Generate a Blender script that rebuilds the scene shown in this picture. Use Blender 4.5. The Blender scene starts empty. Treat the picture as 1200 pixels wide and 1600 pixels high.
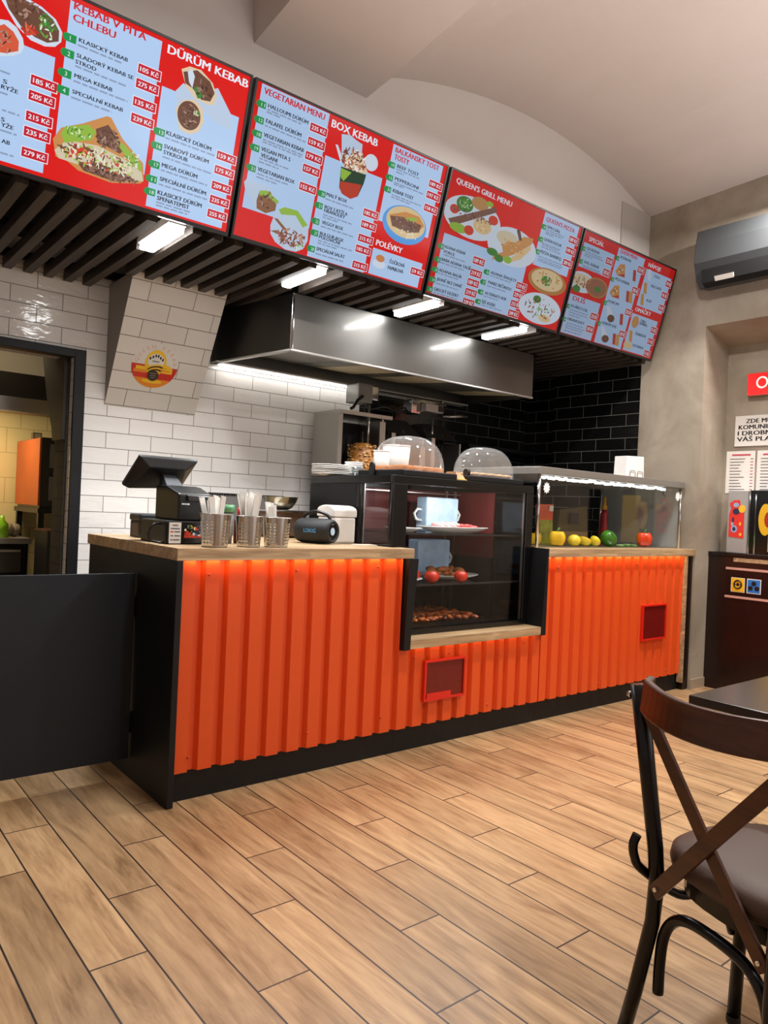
import bpy, math, random
from mathutils import Vector, Matrix
S = bpy.context.scene
COL = S.collection
# ------------------------------------------------------------------ camera
cam = bpy.data.cameras.new('camera'); cam_o = bpy.data.objects.new('camera', cam); COL.objects.link(cam_o)
cam.sensor_fit = 'VERTICAL'; cam.sensor_height = 32.0; cam.lens = 1152.446 / 1600 * 32.0
cam.clip_start = 0.05
_R = ((0.77476321, -0.63067058, 0.04468319), (-0.03290153, 0.03036053, 0.99899736), (0.63139485, 0.77545655, -0.0027722))
_M = Matrix(((_R[0][0], _R[1][0], -_R[2][0]), (_R[0][1], _R[1][1], -_R[2][1]), (_R[0][2], _R[1][2], -_R[2][2]))).to_4x4()
_M.translation = (-1.2643343, -2.8855225, 1.2756551)
cam_o.matrix_world = _M
S.camera = cam_o
# ------------------------------------------------------------------ colour and light
S.view_settings.view_transform = 'Standard'; S.view_settings.look = 'None'
S.view_settings.exposure = 0.0; S.view_settings.gamma = 1.0; S.view_settings.use_curve_mapping = False
W = bpy.data.worlds.new('world'); S.world = W; W.use_nodes = True
W.node_tree.nodes['Background'].inputs[0].default_value = (0.9, 0.88, 0.86, 1)
W.node_tree.nodes['Background'].inputs[1].default_value = 0.25
def area(name, loc, tgt, size, power, color=(1, .95, .88), size_y=None, shape='RECTANGLE'):
    l = bpy.data.lights.new(name, 'AREA'); l.energy = power; l.color = color; l.shape = shape if size_y is None else 'RECTANGLE'
    l.size = size; l.size_y = size_y or size
    o = bpy.data.objects.new(name, l); COL.objects.link(o); o.location = loc
    o.rotation_euler = (Vector(tgt) - Vector(loc)).to_track_quat('-Z', 'Y').to_euler()
    return o
# ceiling lamps of the dining room, in front of the counter (above and outside the frame)
for x, y, p in ((0.3, -0.78, 16), (2.3, -0.78, 48), (3.75, -0.80, 70), (0.4, -3.2, 30), (2.8, -3.0, 52)):
    area('ceiling_lamp', (x, y, 3.6), (x, y, 0), .16, p, (1, .965, .925), shape='DISK')
# unseen upward fill, added to brighten the vault
for x, y, p in ((0.9, -1.6, 19), (2.9, -1.6, 17)):
    area('vault_fill', (x, y, 2.7), (x, y, 5), .9, p, (1, .95, .92))
# soft fill added behind the camera; no window stands there
area('room_fill', (2.6, -5.2, 1.7), (1.6, 0, 1.5), 2.6, 18, (.97, .98, 1), 2.0)
# warm lamp of the back kitchen
area('kitchen_lamp', (-0.3, 2.75, 2.45), (0.1, 3.5, 1.2), .5, 8, (1, .80, .48))
area('kitchen_hood_lamp', (-.3, 3.15, 1.88), (-.2, 3.45, 1.0), .5, 14, (1, .84, .55))

# ------------------------------------------------------------------ helpers
def lin(h):
    h = h.lstrip('#'); r = []
    for i in (0, 2, 4):
        c = int(h[i:i + 2], 16) / 255; r.append(c / 12.92 if c <= .04045 else ((c + .055) / 1.055) ** 2.4)
    return (*r, 1)
MATS = {}
def mat(name, col, rough=.5, metal=0, spec=.5, var=0, vscale=8, bump=0, bscale=40, emit=None, estr=1, coat=0):
    if name in MATS: return MATS[name]
    m = bpy.data.materials.new(name); m.use_nodes = True; nt = m.node_tree; b = nt.nodes['Principled BSDF']
    c = lin(col) if isinstance(col, str) else col
    b.inputs['Base Color'].default_value = c; b.inputs['Roughness'].default_value = rough; b.inputs['Metallic'].default_value = metal
    b.inputs['Specular IOR Level'].default_value = spec; b.inputs['Coat Weight'].default_value = coat
    if var:
        tc = nt.nodes.new('ShaderNodeTexCoord'); n = nt.nodes.new('ShaderNodeTexNoise'); n.inputs['Scale'].default_value = vscale; n.inputs['Detail'].default_value = 5
        nt.links.new(tc.outputs['Object'], n.inputs['Vector'])
        r = nt.nodes.new('ShaderNodeValToRGB'); r.color_ramp.elements[0].position = .3; r.color_ramp.elements[1].position = .7
        r.color_ramp.elements[0].color = tuple(max(0, v * (1 - var)) for v in c[:3]) + (1,); r.color_ramp.elements[1].color = tuple(min(1, v * (1 + var)) for v in c[:3]) + (1,)
        nt.links.new(n.outputs['Fac'], r.inputs['Fac']); nt.links.new(r.outputs['Color'], b.inputs['Base Color'])
    if bump:
        tc = nt.nodes.new('ShaderNodeTexCoord'); n = nt.nodes.new('ShaderNodeTexNoise'); n.inputs['Scale'].default_value = bscale; n.inputs['Detail'].default_value = 4
        nt.links.new(tc.outputs['Object'], n.inputs['Vector'])
        bp = nt.nodes.new('ShaderNodeBump'); bp.inputs['Strength'].default_value = bump; bp.inputs['Distance'].default_value = .01
        nt.links.new(n.outputs['Fac'], bp.inputs['Height']); nt.links.new(bp.outputs['Normal'], b.inputs['Normal'])
    if emit:
        b.inputs['Emission Color'].default_value = lin(emit) if isinstance(emit, str) else emit; b.inputs['Emission Strength'].default_value = estr
    MATS[name] = m; return m
def glass(name, tint=(1, 1, 1, 1), refl=.06, rough=.02, haze=0):
    if name in MATS: return MATS[name]
    m = bpy.data.materials.new(name); m.use_nodes = True; nt = m.node_tree; nt.nodes.clear()
    o = nt.nodes.new('ShaderNodeOutputMaterial'); t = nt.nodes.new('ShaderNodeBsdfTransparent'); g = nt.nodes.new('ShaderNodeBsdfGlossy'); x = nt.nodes.new('ShaderNodeMixShader')
    lw = nt.nodes.new('ShaderNodeLayerWeight'); lw.inputs['Blend'].default_value = .5
    f = nt.nodes.new('ShaderNodeMath'); f.operation = 'POWER'; f.inputs[1].default_value = 4.0; nt.links.new(lw.outputs['Facing'], f.inputs[0])
    t.inputs['Color'].default_value = tint; g.inputs['Roughness'].default_value = rough
    a = nt.nodes.new('ShaderNodeMath'); a.operation = 'MULTIPLY_ADD'; a.inputs[1].default_value = .45; a.inputs[2].default_value = refl * .5; a.use_clamp = True
    nt.links.new(f.outputs[0], a.inputs[0]); nt.links.new(a.outputs[0], x.inputs[0])
    base = t.outputs[0]
    if haze:
        d = nt.nodes.new('ShaderNodeBsdfDiffuse'); d.inputs[0].default_value = (.9, .92, .92, 1); h = nt.nodes.new('ShaderNodeMixShader'); h.inputs[0].default_value = haze
        nt.links.new(t.outputs[0], h.inputs[1]); nt.links.new(d.outputs[0], h.inputs[2]); base = h.outputs[0]
    nt.links.new(base, x.inputs[1]); nt.links.new(g.outputs[0], x.inputs[2]); nt.links.new(x.outputs[0], o.inputs[0])
    MATS[name] = m; return m
class MB:
    def __init__(s): s.v = []; s.f = []; s.m = []; s.sm = []
    def add(s, v, f, m=0, smooth=False):
        b = len(s.v); s.v += [tuple(p) for p in v]
        for q in f: s.f.append([b + i for i in q]); s.m.append(m); s.sm.append(smooth)
    def box(s, x0, x1, y0, y1, z0, z1, m=0):
        s.add([(x, y, z) for x in (x0, x1) for y in (y0, y1) for z in (z0, z1)], [(0, 1, 3, 2), (4, 6, 7, 5), (0, 4, 5, 1), (2, 3, 7, 6), (0, 2, 6, 4), (1, 5, 7, 3)], m); return s
    def hexa(s, p, m=0):  # 4 bottom, 4 top, counter-clockwise
        s.add(p, [(3, 2, 1, 0), (4, 5, 6, 7), (0, 1, 5, 4), (1, 2, 6, 5), (2, 3, 7, 6), (3, 0, 4, 7)], m); return s
    def obox(s, c, sz, rot, m=0):
        c = Vector(c); h = [d / 2 for d in sz]
        s.add([c + rot @ Vector((i * h[0], j * h[1], k * h[2])) for i in (-1, 1) for j in (-1, 1) for k in (-1, 1)], [(0, 1, 3, 2), (4, 6, 7, 5), (0, 4, 5, 1), (2, 3, 7, 6), (0, 2, 6, 4), (1, 5, 7, 3)], m); return s
    def cyl(s, p0, p1, r0, r1=None, n=20, m=0, caps=True):
        r1 = r0 if r1 is None else r1; p0, p1 = Vector(p0), Vector(p1); d = (p1 - p0).normalized()
        a = d.orthogonal().normalized(); b = d.cross(a); v = []
        for p, r in ((p0, r0), (p1, r1)):
            v += [p + a * r * math.cos(2 * math.pi * i / n) + b * r * math.sin(2 * math.pi * i / n) for i in range(n)]
        s.add(v, [(i, (i + 1) % n, n + (i + 1) % n, n + i) for i in range(n)], m, True)
        if caps: s.add(v, [tuple(range(n))[::-1], tuple(range(n, 2 * n))], m)
        return s
    def tube(s, pts, r, n=10, m=0, closed=False, flat=None):
        pts = [Vector(p) for p in pts]; k = len(pts); rr = r if isinstance(r, (list, tuple)) else [r] * k
        T = []
        for i in range(k):
            a = pts[(i - 1) % k] if closed or i else pts[0]; b = pts[(i + 1) % k] if closed or i < k - 1 else pts[-1]
            T.append((b - a).normalized())
        N = T[0].orthogonal().normalized() if flat is None else (Vector(flat) - T[0] * T[0].dot(Vector(flat))).normalized(); v = []
        for i in range(k):
            if flat is not None: N = Vector(flat)
            N = (N - T[i] * T[i].dot(N)).normalized(); B = T[i].cross(N)
            v += [pts[i] + (N * math.cos(2 * math.pi * j / n) + B * math.sin(2 * math.pi * j / n)) * rr[i] for j in range(n)]
        f = []
        for i in range(k if closed else k - 1):
            for j in range(n): f.append((i * n + j, i * n + (j + 1) % n, ((i + 1) % k) * n + (j + 1) % n, ((i + 1) % k) * n + j))
        s.add(v, f, m, True)
        if not closed: s.add(v, [tuple(range(n))[::-1], tuple(range((k - 1) * n, k * n))], m)
        return s
    def strap(s, pts, w, t, up, m=0):  # rectangular section: width w along 'up', thickness t
        pts = [Vector(p) for p in pts]; k = len(pts); v = []
        for i in range(k):
            T = (pts[min(i + 1, k - 1)] - pts[max(i - 1, 0)]).normalized(); u = Vector(up[i] if isinstance(up, list) else up); u = (u - T * T.dot(u)).normalized(); b = T.cross(u)
            v += [pts[i] + u * a * w / 2 + b * c * t / 2 for a, c in ((1, 1), (1, -1), (-1, -1), (-1, 1))]
        f = [(i * 4 + j, i * 4 + (j + 1) % 4, i * 4 + 4 + (j + 1) % 4, i * 4 + 4 + j) for i in range(k - 1) for j in range(4)]
        f += [(3, 2, 1, 0), ((k - 1) * 4, (k - 1) * 4 + 1, (k - 1) * 4 + 2, (k - 1) * 4 + 3)]
        s.add(v, f, m); return s
    def lathe(s, prof, c=(0, 0, 0), n=28, m=0, smooth=True, sx=1, sy=1):
        v = [(c[0] + r * sx * math.cos(2 * math.pi * j / n), c[1] + r * sy * math.sin(2 * math.pi * j / n), c[2] + z) for r, z in prof for j in range(n)]
        k = len(prof); f = [(i * n + j, i * n + (j + 1) % n, (i + 1) * n + (j + 1) % n, (i + 1) * n + j) for i in range(k - 1) for j in range(n)]
        s.add(v, f, m, smooth); return s
    def rev(s, c0, ax, prof, n=32, m=0):   # body of revolution about an axis
        c0 = Vector(c0); ax = Vector(ax).normalized(); a = ax.orthogonal().normalized(); b = ax.cross(a); k = len(prof)
        v = [c0 + ax * t + (a * math.cos(6.2831853 * j / n) + b * math.sin(6.2831853 * j / n)) * r for t, r in prof for j in range(n)]
        s.add(v, [(i * n + j, i * n + (j + 1) % n, (i + 1) * n + (j + 1) % n, (i + 1) * n + j) for i in range(k - 1) for j in range(n)], m, True)
        s.add(v, [tuple(range(n))[::-1], tuple(range((k - 1) * n, k * n))], m); return s
    def prism(s, poly, a, b, axis='z', m=0, smooth=False):
        def P(p, h): return {'z': (p[0], p[1], h), 'y': (p[0], h, p[1]), 'x': (h, p[0], p[1])}[axis]
        n = len(poly); v = [P(p, a) for p in poly] + [P(p, b) for p in poly]
        s.add(v, [(i, (i + 1) % n, n + (i + 1) % n, n + i) for i in range(n)], m, smooth)
        s.add(v, [tuple(range(n))[::-1], tuple(range(n, 2 * n))], m); return s
    def ell(s, c, r, n=16, k=10, m=0, rot=None, jit=0, seed=0, lo=-1):
        rnd = random.Random(seed); v = []
        for i in range(k + 1):
            t = math.pi * i / k
            for j in range(n):
                p = 2 * math.pi * j / n; q = 1 + (rnd.uniform(-jit, jit) if 0 < i < k else 0)
                d = Vector((r[0] * q * math.sin(t) * math.cos(p), r[1] * q * math.sin(t) * math.sin(p), max(lo, math.cos(t)) * r[2] * q))
                if rot: d = rot @ d
                v.append(Vector(c) + d)
        s.add(v, [(i * n + j, (i + 1) * n + j, (i + 1) * n + (j + 1) % n, i * n + (j + 1) % n) for i in range(k) for j in range(n)], m, True); return s
ORG = {}
def empty(name, loc, label, cat, group=None, rz=0):
    o = bpy.data.objects.new(name, None); COL.objects.link(o); o.location = loc; o.rotation_euler = (0, 0, rz); o.empty_display_size = .05
    tag(o, label, cat, group); ORG[o.name] = Vector(loc); return o
def tag(o, label, cat, group=None, kind=None):
    o['label'] = label; o['category'] = cat
    if group: o['group'] = group
    if kind: o['kind'] = kind
    return o
def build(name, mb, mats, parent=None, bevel=0, local=False, label=None, seg=2, solid=0):
    """one mesh object; coordinates are world ones unless local"""
    me = bpy.data.meshes.new(name); org = Vector((0, 0, 0))
    if parent is not None: org = ORG.get(parent.name, Vector((0, 0, 0)))
    v = mb.v if (local or parent is None) else [tuple(Vector(p) - org) for p in mb.v]
    if parent is None and not local:      # origin at the base centre
        xs = [p[0] for p in mb.v]; ys = [p[1] for p in mb.v]; zs = [p[2] for p in mb.v]
        org = Vector(((min(xs) + max(xs)) / 2, (min(ys) + max(ys)) / 2, min(zs))); v = [tuple(Vector(p) - org) for p in mb.v]
    me.from_pydata(v, [], mb.f); me.polygons.foreach_set('material_index', mb.m); me.polygons.foreach_set('use_smooth', mb.sm)
    for x in (mats if isinstance(mats, (list, tuple)) else [mats]): me.materials.append(x)
    me.update()
    import bmesh as _b
    bm = _b.new(); bm.from_mesh(me); _b.ops.remove_doubles(bm, verts=bm.verts, dist=1e-6); _b.ops.recalc_face_normals(bm, faces=bm.faces); bm.to_mesh(me); bm.free()
    o = bpy.data.objects.new(name, me); COL.objects.link(o)
    if parent is not None: o.parent = parent
    elif not local: o.location = org
    ORG[o.name] = org
    if bevel:
        b = o.modifiers.new('bevel', 'BEVEL'); b.width = bevel; b.segments = seg; b.limit_method = 'ANGLE'; b.angle_limit = .6
    if solid:
        b = o.modifiers.new('thickness', 'SOLIDIFY'); b.thickness = solid; b.offset = 0
    if label: o['label'] = label
    return o
def struct(name, mb, mats, world=True, bevel=0):
    me_o = build(name, mb, mats, local=True, bevel=bevel); me_o['kind'] = 'structure'; return me_o
def copy_tree(o, parent=None):
    c = o.copy(); COL.objects.link(c)
    if parent is not None: c.parent = parent
    for ch in [k for k in o.children]: copy_tree(ch, c)
    return c
# ---- lettering
TXT = {}
def prep_text(strings, bold=.018):
    obs = []
    for t in strings:
        if t in TXT: continue
        cu = bpy.data.curves.new('t', 'FONT'); cu.body = t; cu.size = 1; cu.offset = bold; cu.resolution_u = 2
        o = bpy.data.objects.new('t', cu); COL.objects.link(o); obs.append((t, o))
    bpy.context.view_layer.update(); dg = bpy.context.evaluated_depsgraph_get()
    for t, o in obs:
        me = bpy.data.meshes.new_from_object(o.evaluated_get(dg))
        v = [tuple(p.co) for p in me.vertices]; f = [tuple(p.vertices) for p in me.polygons]
        x0 = min(p[0] for p in v); x1 = max(p[0] for p in v)
        TXT[t] = ([((p[0] - x0), p[1]) for p in v], f, x1 - x0)
        bpy.data.meshes.remove(me); cu = o.data; bpy.data.objects.remove(o); bpy.data.curves.remove(cu)
CAP = .70
def smooth(pts, m=5, closed=False):
    P = [Vector(p) for p in pts]; out = []
    for i in range(len(P) - 1):
        a, b_, c, d = P[max(i - 1, 0)], P[i], P[i + 1], P[min(i + 2, len(P) - 1)]
        for q in range(m):
            t = q / m; out.append(.5 * ((2 * b_) + (c - a) * t + (2 * a - 5 * b_ + 4 * c - d) * t * t + (3 * b_ - a - 3 * c + d) * t ** 3))
    return out + [P[-1]]
def put_text(mb, t, fr, x, y, w, cap, m, z=0, heavy=0):
    """fr(u, v, z) maps the sign's plane to the world, v upward; w None keeps the letters' own width"""
    v, f, ww = TXT[t]; sy = cap / CAP; sx = sy if w is None else w / ww
    for dx in ((0, heavy * cap * .5, heavy * cap) if heavy else (0,)): mb.add([fr(x + dx + p[0] * sx, y + p[1] * sy, z + dx * .001) for p in v], f, m)
# ------------------------------------------------------------------ layout of the menu screens (metres from the top left corner of each screen)
MENU = [
 [
  ('P',0.055,0.252,0.413,0.692),
  ('P',0.446,0.028,0.823,0.573),
  ('P',0.847,0.196,1.22,0.697),
  ('T','KEBAB V PITA',0.46,0.054,0.292,0.027,'r'),
  ('T','CHLEBU',0.461,0.095,0.168,0.027,'r'),
  ('T','DÜRÜM KEBAB',0.849,0.062,0.387,0.034,'w'),
  ('T','KLASICKÝ KEBAB',0.492,0.161,0.198,0.015,'k'),
  ('T','SLADORÝ KEBAB SE',0.49,0.219,0.232,0.015,'k'),
  ('T','STROD',0.488,0.243,0.082,0.015,'k'),
  ('T','MEGA KEBAB',0.49,0.295,0.153,0.015,'k'),
  ('T','SPECIÁLNÍ KEBAB',0.489,0.356,0.207,0.015,'k'),
  ('G',0.49,0.174,0.177),
  ('G',0.489,0.253,0.207),
  ('G',0.489,0.309,0.222),
  ('G',0.487,0.372,0.165),
  ('K','105 Kč',0.737,0.147,0.098,0.036),
  ('K','275 Kč',0.736,0.205,0.098,0.036),
  ('K','135 Kč',0.734,0.278,0.098,0.036),
  ('K','239 Kč',0.734,0.344,0.098,0.036),
  ('K','185 Kč',0.333,0.343,0.098,0.036),
  ('K','205 Kč',0.331,0.4,0.098,0.036),
  ('K','215 Kč',0.329,0.478,0.098,0.036),
  ('K','235 Kč',0.327,0.536,0.098,0.036),
  ('K','279 Kč',0.326,0.615,0.098,0.036),
  ('N','1',0.431,0.146,0.052,0.03),
  ('N','2',0.429,0.204,0.052,0.03),
  ('N','3',0.427,0.279,0.052,0.03),
  ('N','4',0.426,0.342,0.052,0.03),
  ('T','S',0.236,0.411,0.015,0.015,'k'),
  ('T','RYŽE',0.232,0.432,0.06,0.015,'k'),
  ('T','S',0.242,0.548,0.013,0.015,'k'),
  ('T','YŽE',0.244,0.567,0.044,0.015,'k'),
  ('T','AB',0.251,0.626,0.03,0.015,'k'),
  ('G',0.224,0.372,0.039),
  ('G',0.23,0.447,0.028),
  ('G',0.243,0.507,0.063),
  ('G',0.243,0.581,0.06),
  ('G',0.251,0.663,0.048),
  ('T','KLASICKÝ DÜRÜM',0.893,0.38,0.215,0.017,'k'),
  ('T','SVAROVÝ DÜRÜM',0.891,0.437,0.214,0.017,'k'),
  ('T','SYKROUB',0.892,0.461,0.113,0.017,'k'),
  ('T','MEGA DÜRÜM',0.893,0.516,0.169,0.017,'k'),
  ('T','SPECIÁLNÍ DÜRÜM',0.892,0.575,0.223,0.017,'k'),
  ('T','KLASICKÝ DÜRÜM',0.891,0.634,0.212,0.018,'k'),
  ('T','SPENATEMST',0.892,0.658,0.153,0.018,'k'),
  ('G',0.892,0.394,0.241),
  ('G',0.891,0.474,0.237),
  ('G',0.892,0.53,0.224),
  ('G',0.891,0.591,0.235),
  ('G',0.891,0.668,0.167),
  ('G',0.891,0.681,0.151),
  ('K','159 Kč',1.14,0.367,0.098,0.036),
  ('K','175 Kč',1.14,0.43,0.098,0.036),
  ('K','209 Kč',1.138,0.501,0.098,0.036),
  ('K','235 Kč',1.139,0.564,0.098,0.036),
  ('K','255 Kč',1.138,0.627,0.098,0.036),
  ('N','13',0.835,0.365,0.052,0.03),
  ('N','16',0.832,0.424,0.052,0.03),
  ('N','17',0.832,0.502,0.052,0.03),
  ('N','11',0.829,0.565,0.052,0.03),
  ('N','18',0.829,0.619,0.052,0.03),
  ('Y','plate',[(0.208,0.197),(0.236,0.19),(0.266,0.202),(0.291,0.231),(0.298,0.259),(0.289,0.285),(0.262,0.305),(0.219,0.322),(0.191,0.328),(0.171,0.265)]),
  ('Y','carrot',[(0.183,0.237),(0.223,0.208),(0.256,0.221),(0.278,0.247),(0.279,0.281),(0.237,0.305),(0.19,0.316)]),
  ('S','meat',0.209,0.269,0.054,0.038,26,0.014,1),
  ('Y','plate',[(0.189,0.095),(0.284,0.087),(0.345,0.096),(0.399,0.118),(0.428,0.154),(0.428,0.189),(0.407,0.215),(0.37,0.228),(0.318,0.226),(0.266,0.198),(0.206,0.131)]),
  ('Y','meat',[(0.214,0.113),(0.285,0.097),(0.346,0.105),(0.389,0.122),(0.416,0.154),(0.418,0.191),(0.378,0.212),(0.332,0.21),(0.28,0.192),(0.232,0.149)]),
  ('S','meat',0.293,0.127,0.065,0.033,30,0.016,2),
  ('S','salad',0.372,0.159,0.031,0.043,26,0.016,3),
  ('S','tomato',0.303,0.197,0.028,0.021,10,0.022,4),
  ('Y','bread',[(0.436,0.55),(0.463,0.498),(0.546,0.453),(0.635,0.394),(0.653,0.394),(0.709,0.459),(0.81,0.529),(0.823,0.596),(0.81,0.614),(0.686,0.648),(0.546,0.64),(0.492,0.613),(0.454,0.614)]),
  ('Y','cream1',[(0.446,0.59),(0.489,0.538),(0.611,0.519),(0.731,0.537),(0.809,0.565),(0.821,0.602),(0.778,0.609),(0.634,0.613),(0.532,0.617),(0.465,0.616)]),
  ('Y','lettuce',[(0.465,0.519),(0.478,0.487),(0.568,0.451),(0.599,0.468),(0.586,0.505),(0.532,0.529),(0.48,0.551)]),
  ('Y','meat',[(0.597,0.458),(0.645,0.425),(0.726,0.499),(0.705,0.522),(0.609,0.503)]),
  ('Y','lettuce',[(0.682,0.479),(0.717,0.479),(0.805,0.537),(0.803,0.567),(0.729,0.521)]),
  ('Y','tomatoc',[(0.503,0.565),(0.578,0.536),(0.594,0.569),(0.517,0.588)]),
  ('Y','meat',[(0.543,0.613),(0.619,0.584),(0.758,0.598),(0.791,0.611),(0.697,0.639),(0.568,0.634)]),
  ('S','mix',0.618,0.573,0.157,0.041,170,0.017,5),
  ('S','salad',0.529,0.497,0.051,0.021,24,0.012,6),
  ('S','meat',0.653,0.483,0.048,0.043,60,0.016,7),
  ('S','meat',0.682,0.615,0.111,0.022,60,0.018,71),
  ('S','salad',0.761,0.528,0.031,0.033,26,0.014,72),
  ('Y','wrap',[(0.908,0.194),(0.937,0.152),(0.995,0.173),(1.097,0.114),(1.176,0.196),(1.198,0.261),(1.116,0.261),(1.042,0.232),(1.058,0.27),(1.044,0.318),(1.01,0.341),(0.962,0.346),(0.926,0.31)]),
  ('Y','bread2',[(0.92,0.101),(0.955,0.077),(1.008,0.072),(1.069,0.103),(1.096,0.147),(1.091,0.187),(1.061,0.198),(0.998,0.193),(0.951,0.163)]),
  ('Y','meat',[(0.93,0.108),(0.991,0.079),(1.057,0.102),(1.085,0.14),(1.07,0.181),(1.028,0.188),(0.98,0.157),(0.945,0.149)]),
  ('Y','plate',[(0.949,0.1),(0.967,0.083),(0.984,0.108),(0.98,0.157),(0.961,0.138)]),
  ('Y','salad0',[(0.986,0.155),(1.001,0.139),(1.039,0.179),(1.01,0.189)]),
  ('S','meat',1.027,0.145,0.044,0.035,20,0.015,8),
  ('Y','bread2',[(0.919,0.264),(0.947,0.217),(0.999,0.198),(1.04,0.221),(1.055,0.271),(1.038,0.32),(0.993,0.346),(0.949,0.34)]),
  ('E','meat',0.983,0.271,0.054,0.059,0),
  ('S','meat',0.98,0.27,0.037,0.046,40,0.016,9),
  ('S','salad',1.014,0.252,0.016,0.013,7,0.014,10),
 ],
 [
  ('P',0.038,0.014,0.425,0.572),
  ('P',0.442,0.205,0.816,0.707),
  ('P',0.845,0.018,1.214,0.415),
  ('P',0.847,0.56,1.216,0.699),
  ('T','VEGETARIAN MENU',0.052,0.053,0.346,0.028,'r'),
  ('T','BOX KEBAB',0.444,0.067,0.295,0.036,'w'),
  ('T','BALKÁNSKÝ TOST',0.863,0.053,0.321,0.026,'r'),
  ('T','TOSTY',0.865,0.089,0.103,0.027,'r'),
  ('T','POLÉVKY',0.858,0.543,0.188,0.03,'w'),
  ('T','HALLOUMI DÜRÜM',0.085,0.103,0.226,0.017,'k'),
  ('T','FALAFEL DÜRÜM',0.087,0.171,0.198,0.018,'k'),
  ('T','VEGETARIAN KEBAB',0.087,0.233,0.227,0.018,'k'),
  ('T','VEGAN PITA S',0.086,0.297,0.163,0.018,'k'),
  ('T','VEGANI',0.089,0.324,0.091,0.018,'k'),
  ('T','VEGETARIAN BOX',0.085,0.39,0.208,0.018,'k'),
  ('G',0.084,0.113,0.192),
  ('G',0.082,0.124,0.073),
  ('G',0.086,0.184,0.231),
  ('G',0.087,0.246,0.226),
  ('G',0.088,0.257,0.221),
  ('G',0.085,0.333,0.163),
  ('G',0.084,0.348,0.111),
  ('G',0.085,0.403,0.177),
  ('G',0.085,0.418,0.112),
  ('K','235 Kč',0.327,0.087,0.1,0.037),
  ('K','159 Kč',0.328,0.153,0.1,0.037),
  ('K','179 Kč',0.328,0.22,0.1,0.037),
  ('K','157 Kč',0.326,0.281,0.1,0.037),
  ('K','155 Kč',0.325,0.368,0.1,0.037),
  ('N','11',0.023,0.087,0.052,0.03),
  ('N','12',0.024,0.156,0.052,0.03),
  ('N','18',0.025,0.218,0.052,0.03),
  ('N','19',0.025,0.281,0.052,0.03),
  ('N','21',0.024,0.373,0.052,0.03),
  ('T','MALÝ BOX',0.489,0.389,0.13,0.017,'k'),
  ('T','BOX S RÝŽÍ A',0.492,0.45,0.146,0.017,'k'),
  ('T','HRANOLKY',0.493,0.468,0.133,0.017,'k'),
  ('T','VEGGY BOX',0.493,0.528,0.135,0.017,'k'),
  ('T','BULGUR BOX',0.493,0.584,0.151,0.017,'k'),
  ('T','POLOVIČNÍ',0.491,0.602,0.135,0.017,'k'),
  ('T','SPECIÁLNÍ SALÁT',0.489,0.663,0.183,0.017,'k'),
  ('G',0.488,0.404,0.18),
  ('G',0.492,0.482,0.184),
  ('G',0.493,0.494,0.095),
  ('G',0.49,0.541,0.213),
  ('G',0.49,0.613,0.221),
  ('G',0.49,0.626,0.122),
  ('G',0.489,0.68,0.186),
  ('K','185 Kč',0.736,0.381,0.1,0.037),
  ('K','189 Kč',0.737,0.442,0.1,0.037),
  ('K','215 Kč',0.735,0.514,0.1,0.037),
  ('K','185 Kč',0.732,0.572,0.1,0.037),
  ('K','215 Kč',0.731,0.657,0.1,0.037),
  ('K','189 Kč',1.137,0.112,0.1,0.037),
  ('K','197 Kč',1.136,0.172,0.1,0.037),
  ('K','158 Kč',1.138,0.242,0.1,0.037),
  ('K','59 Kč',1.138,0.596,0.1,0.037),
  ('N','20',0.434,0.373,0.05,0.03),
  ('N','21',0.43,0.432,0.05,0.03),
  ('N','22',0.428,0.511,0.05,0.03),
  ('N','27',0.434,0.568,0.05,0.03),
  ('N','28',0.431,0.649,0.05,0.03),
  ('N','19',0.83,0.107,0.05,0.03),
  ('N','15',0.834,0.172,0.05,0.03),
  ('N','31',0.837,0.232,0.05,0.03),
  ('T','BEEF TOST',0.894,0.123,0.158,0.017,'k'),
  ('T','PEPPERONI',0.897,0.188,0.172,0.017,'k'),
  ('T','KEBAB TOST',0.899,0.25,0.149,0.018,'k'),
  ('T','ČOČKOVÁ',0.974,0.613,0.112,0.019,'k'),
  ('T','PAPRIKOVÁ',0.971,0.647,0.114,0.019,'k'),
  ('G',0.893,0.132,0.165),
  ('G',0.896,0.146,0.057),
  ('G',0.896,0.2,0.215),
  ('G',0.896,0.209,0.075),
  ('G',0.898,0.264,0.213),
  ('G',0.897,0.276,0.138),
  ('Y','wrap',[(0.025,0.461),(0.037,0.441),(0.168,0.446),(0.202,0.482),(0.219,0.529),(0.185,0.567),(0.112,0.57),(0.037,0.491)]),
  ('Y','falafel',[(0.106,0.521),(0.114,0.479),(0.171,0.462),(0.216,0.512),(0.215,0.541),(0.165,0.567),(0.113,0.558)]),
  ('Y','lettuce',[(0.113,0.474),(0.151,0.463),(0.225,0.492),(0.222,0.508),(0.156,0.489),(0.117,0.495)]),
  ('Y','wrap',[(0.202,0.614),(0.216,0.547),(0.264,0.51),(0.341,0.506),(0.419,0.562),(0.428,0.632),(0.409,0.679),(0.37,0.702),(0.306,0.711),(0.244,0.685),(0.21,0.653)]),
  ('Y','lettuce',[(0.233,0.53),(0.264,0.51),(0.341,0.506),(0.411,0.558),(0.386,0.577),(0.333,0.532),(0.251,0.549)]),
  ('Y','falafel',[(0.215,0.576),(0.235,0.573),(0.3,0.612),(0.279,0.617)]),
  ('Y','falafel',[(0.207,0.639),(0.239,0.628),(0.286,0.633),(0.257,0.646)]),
  ('S','meat2',0.335,0.644,0.089,0.04,60,0.02,11),
  ('S','meat',0.161,0.511,0.041,0.032,24,0.014,111),
  ('S','salad',0.377,0.669,0.03,0.017,14,0.016,12),
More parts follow.
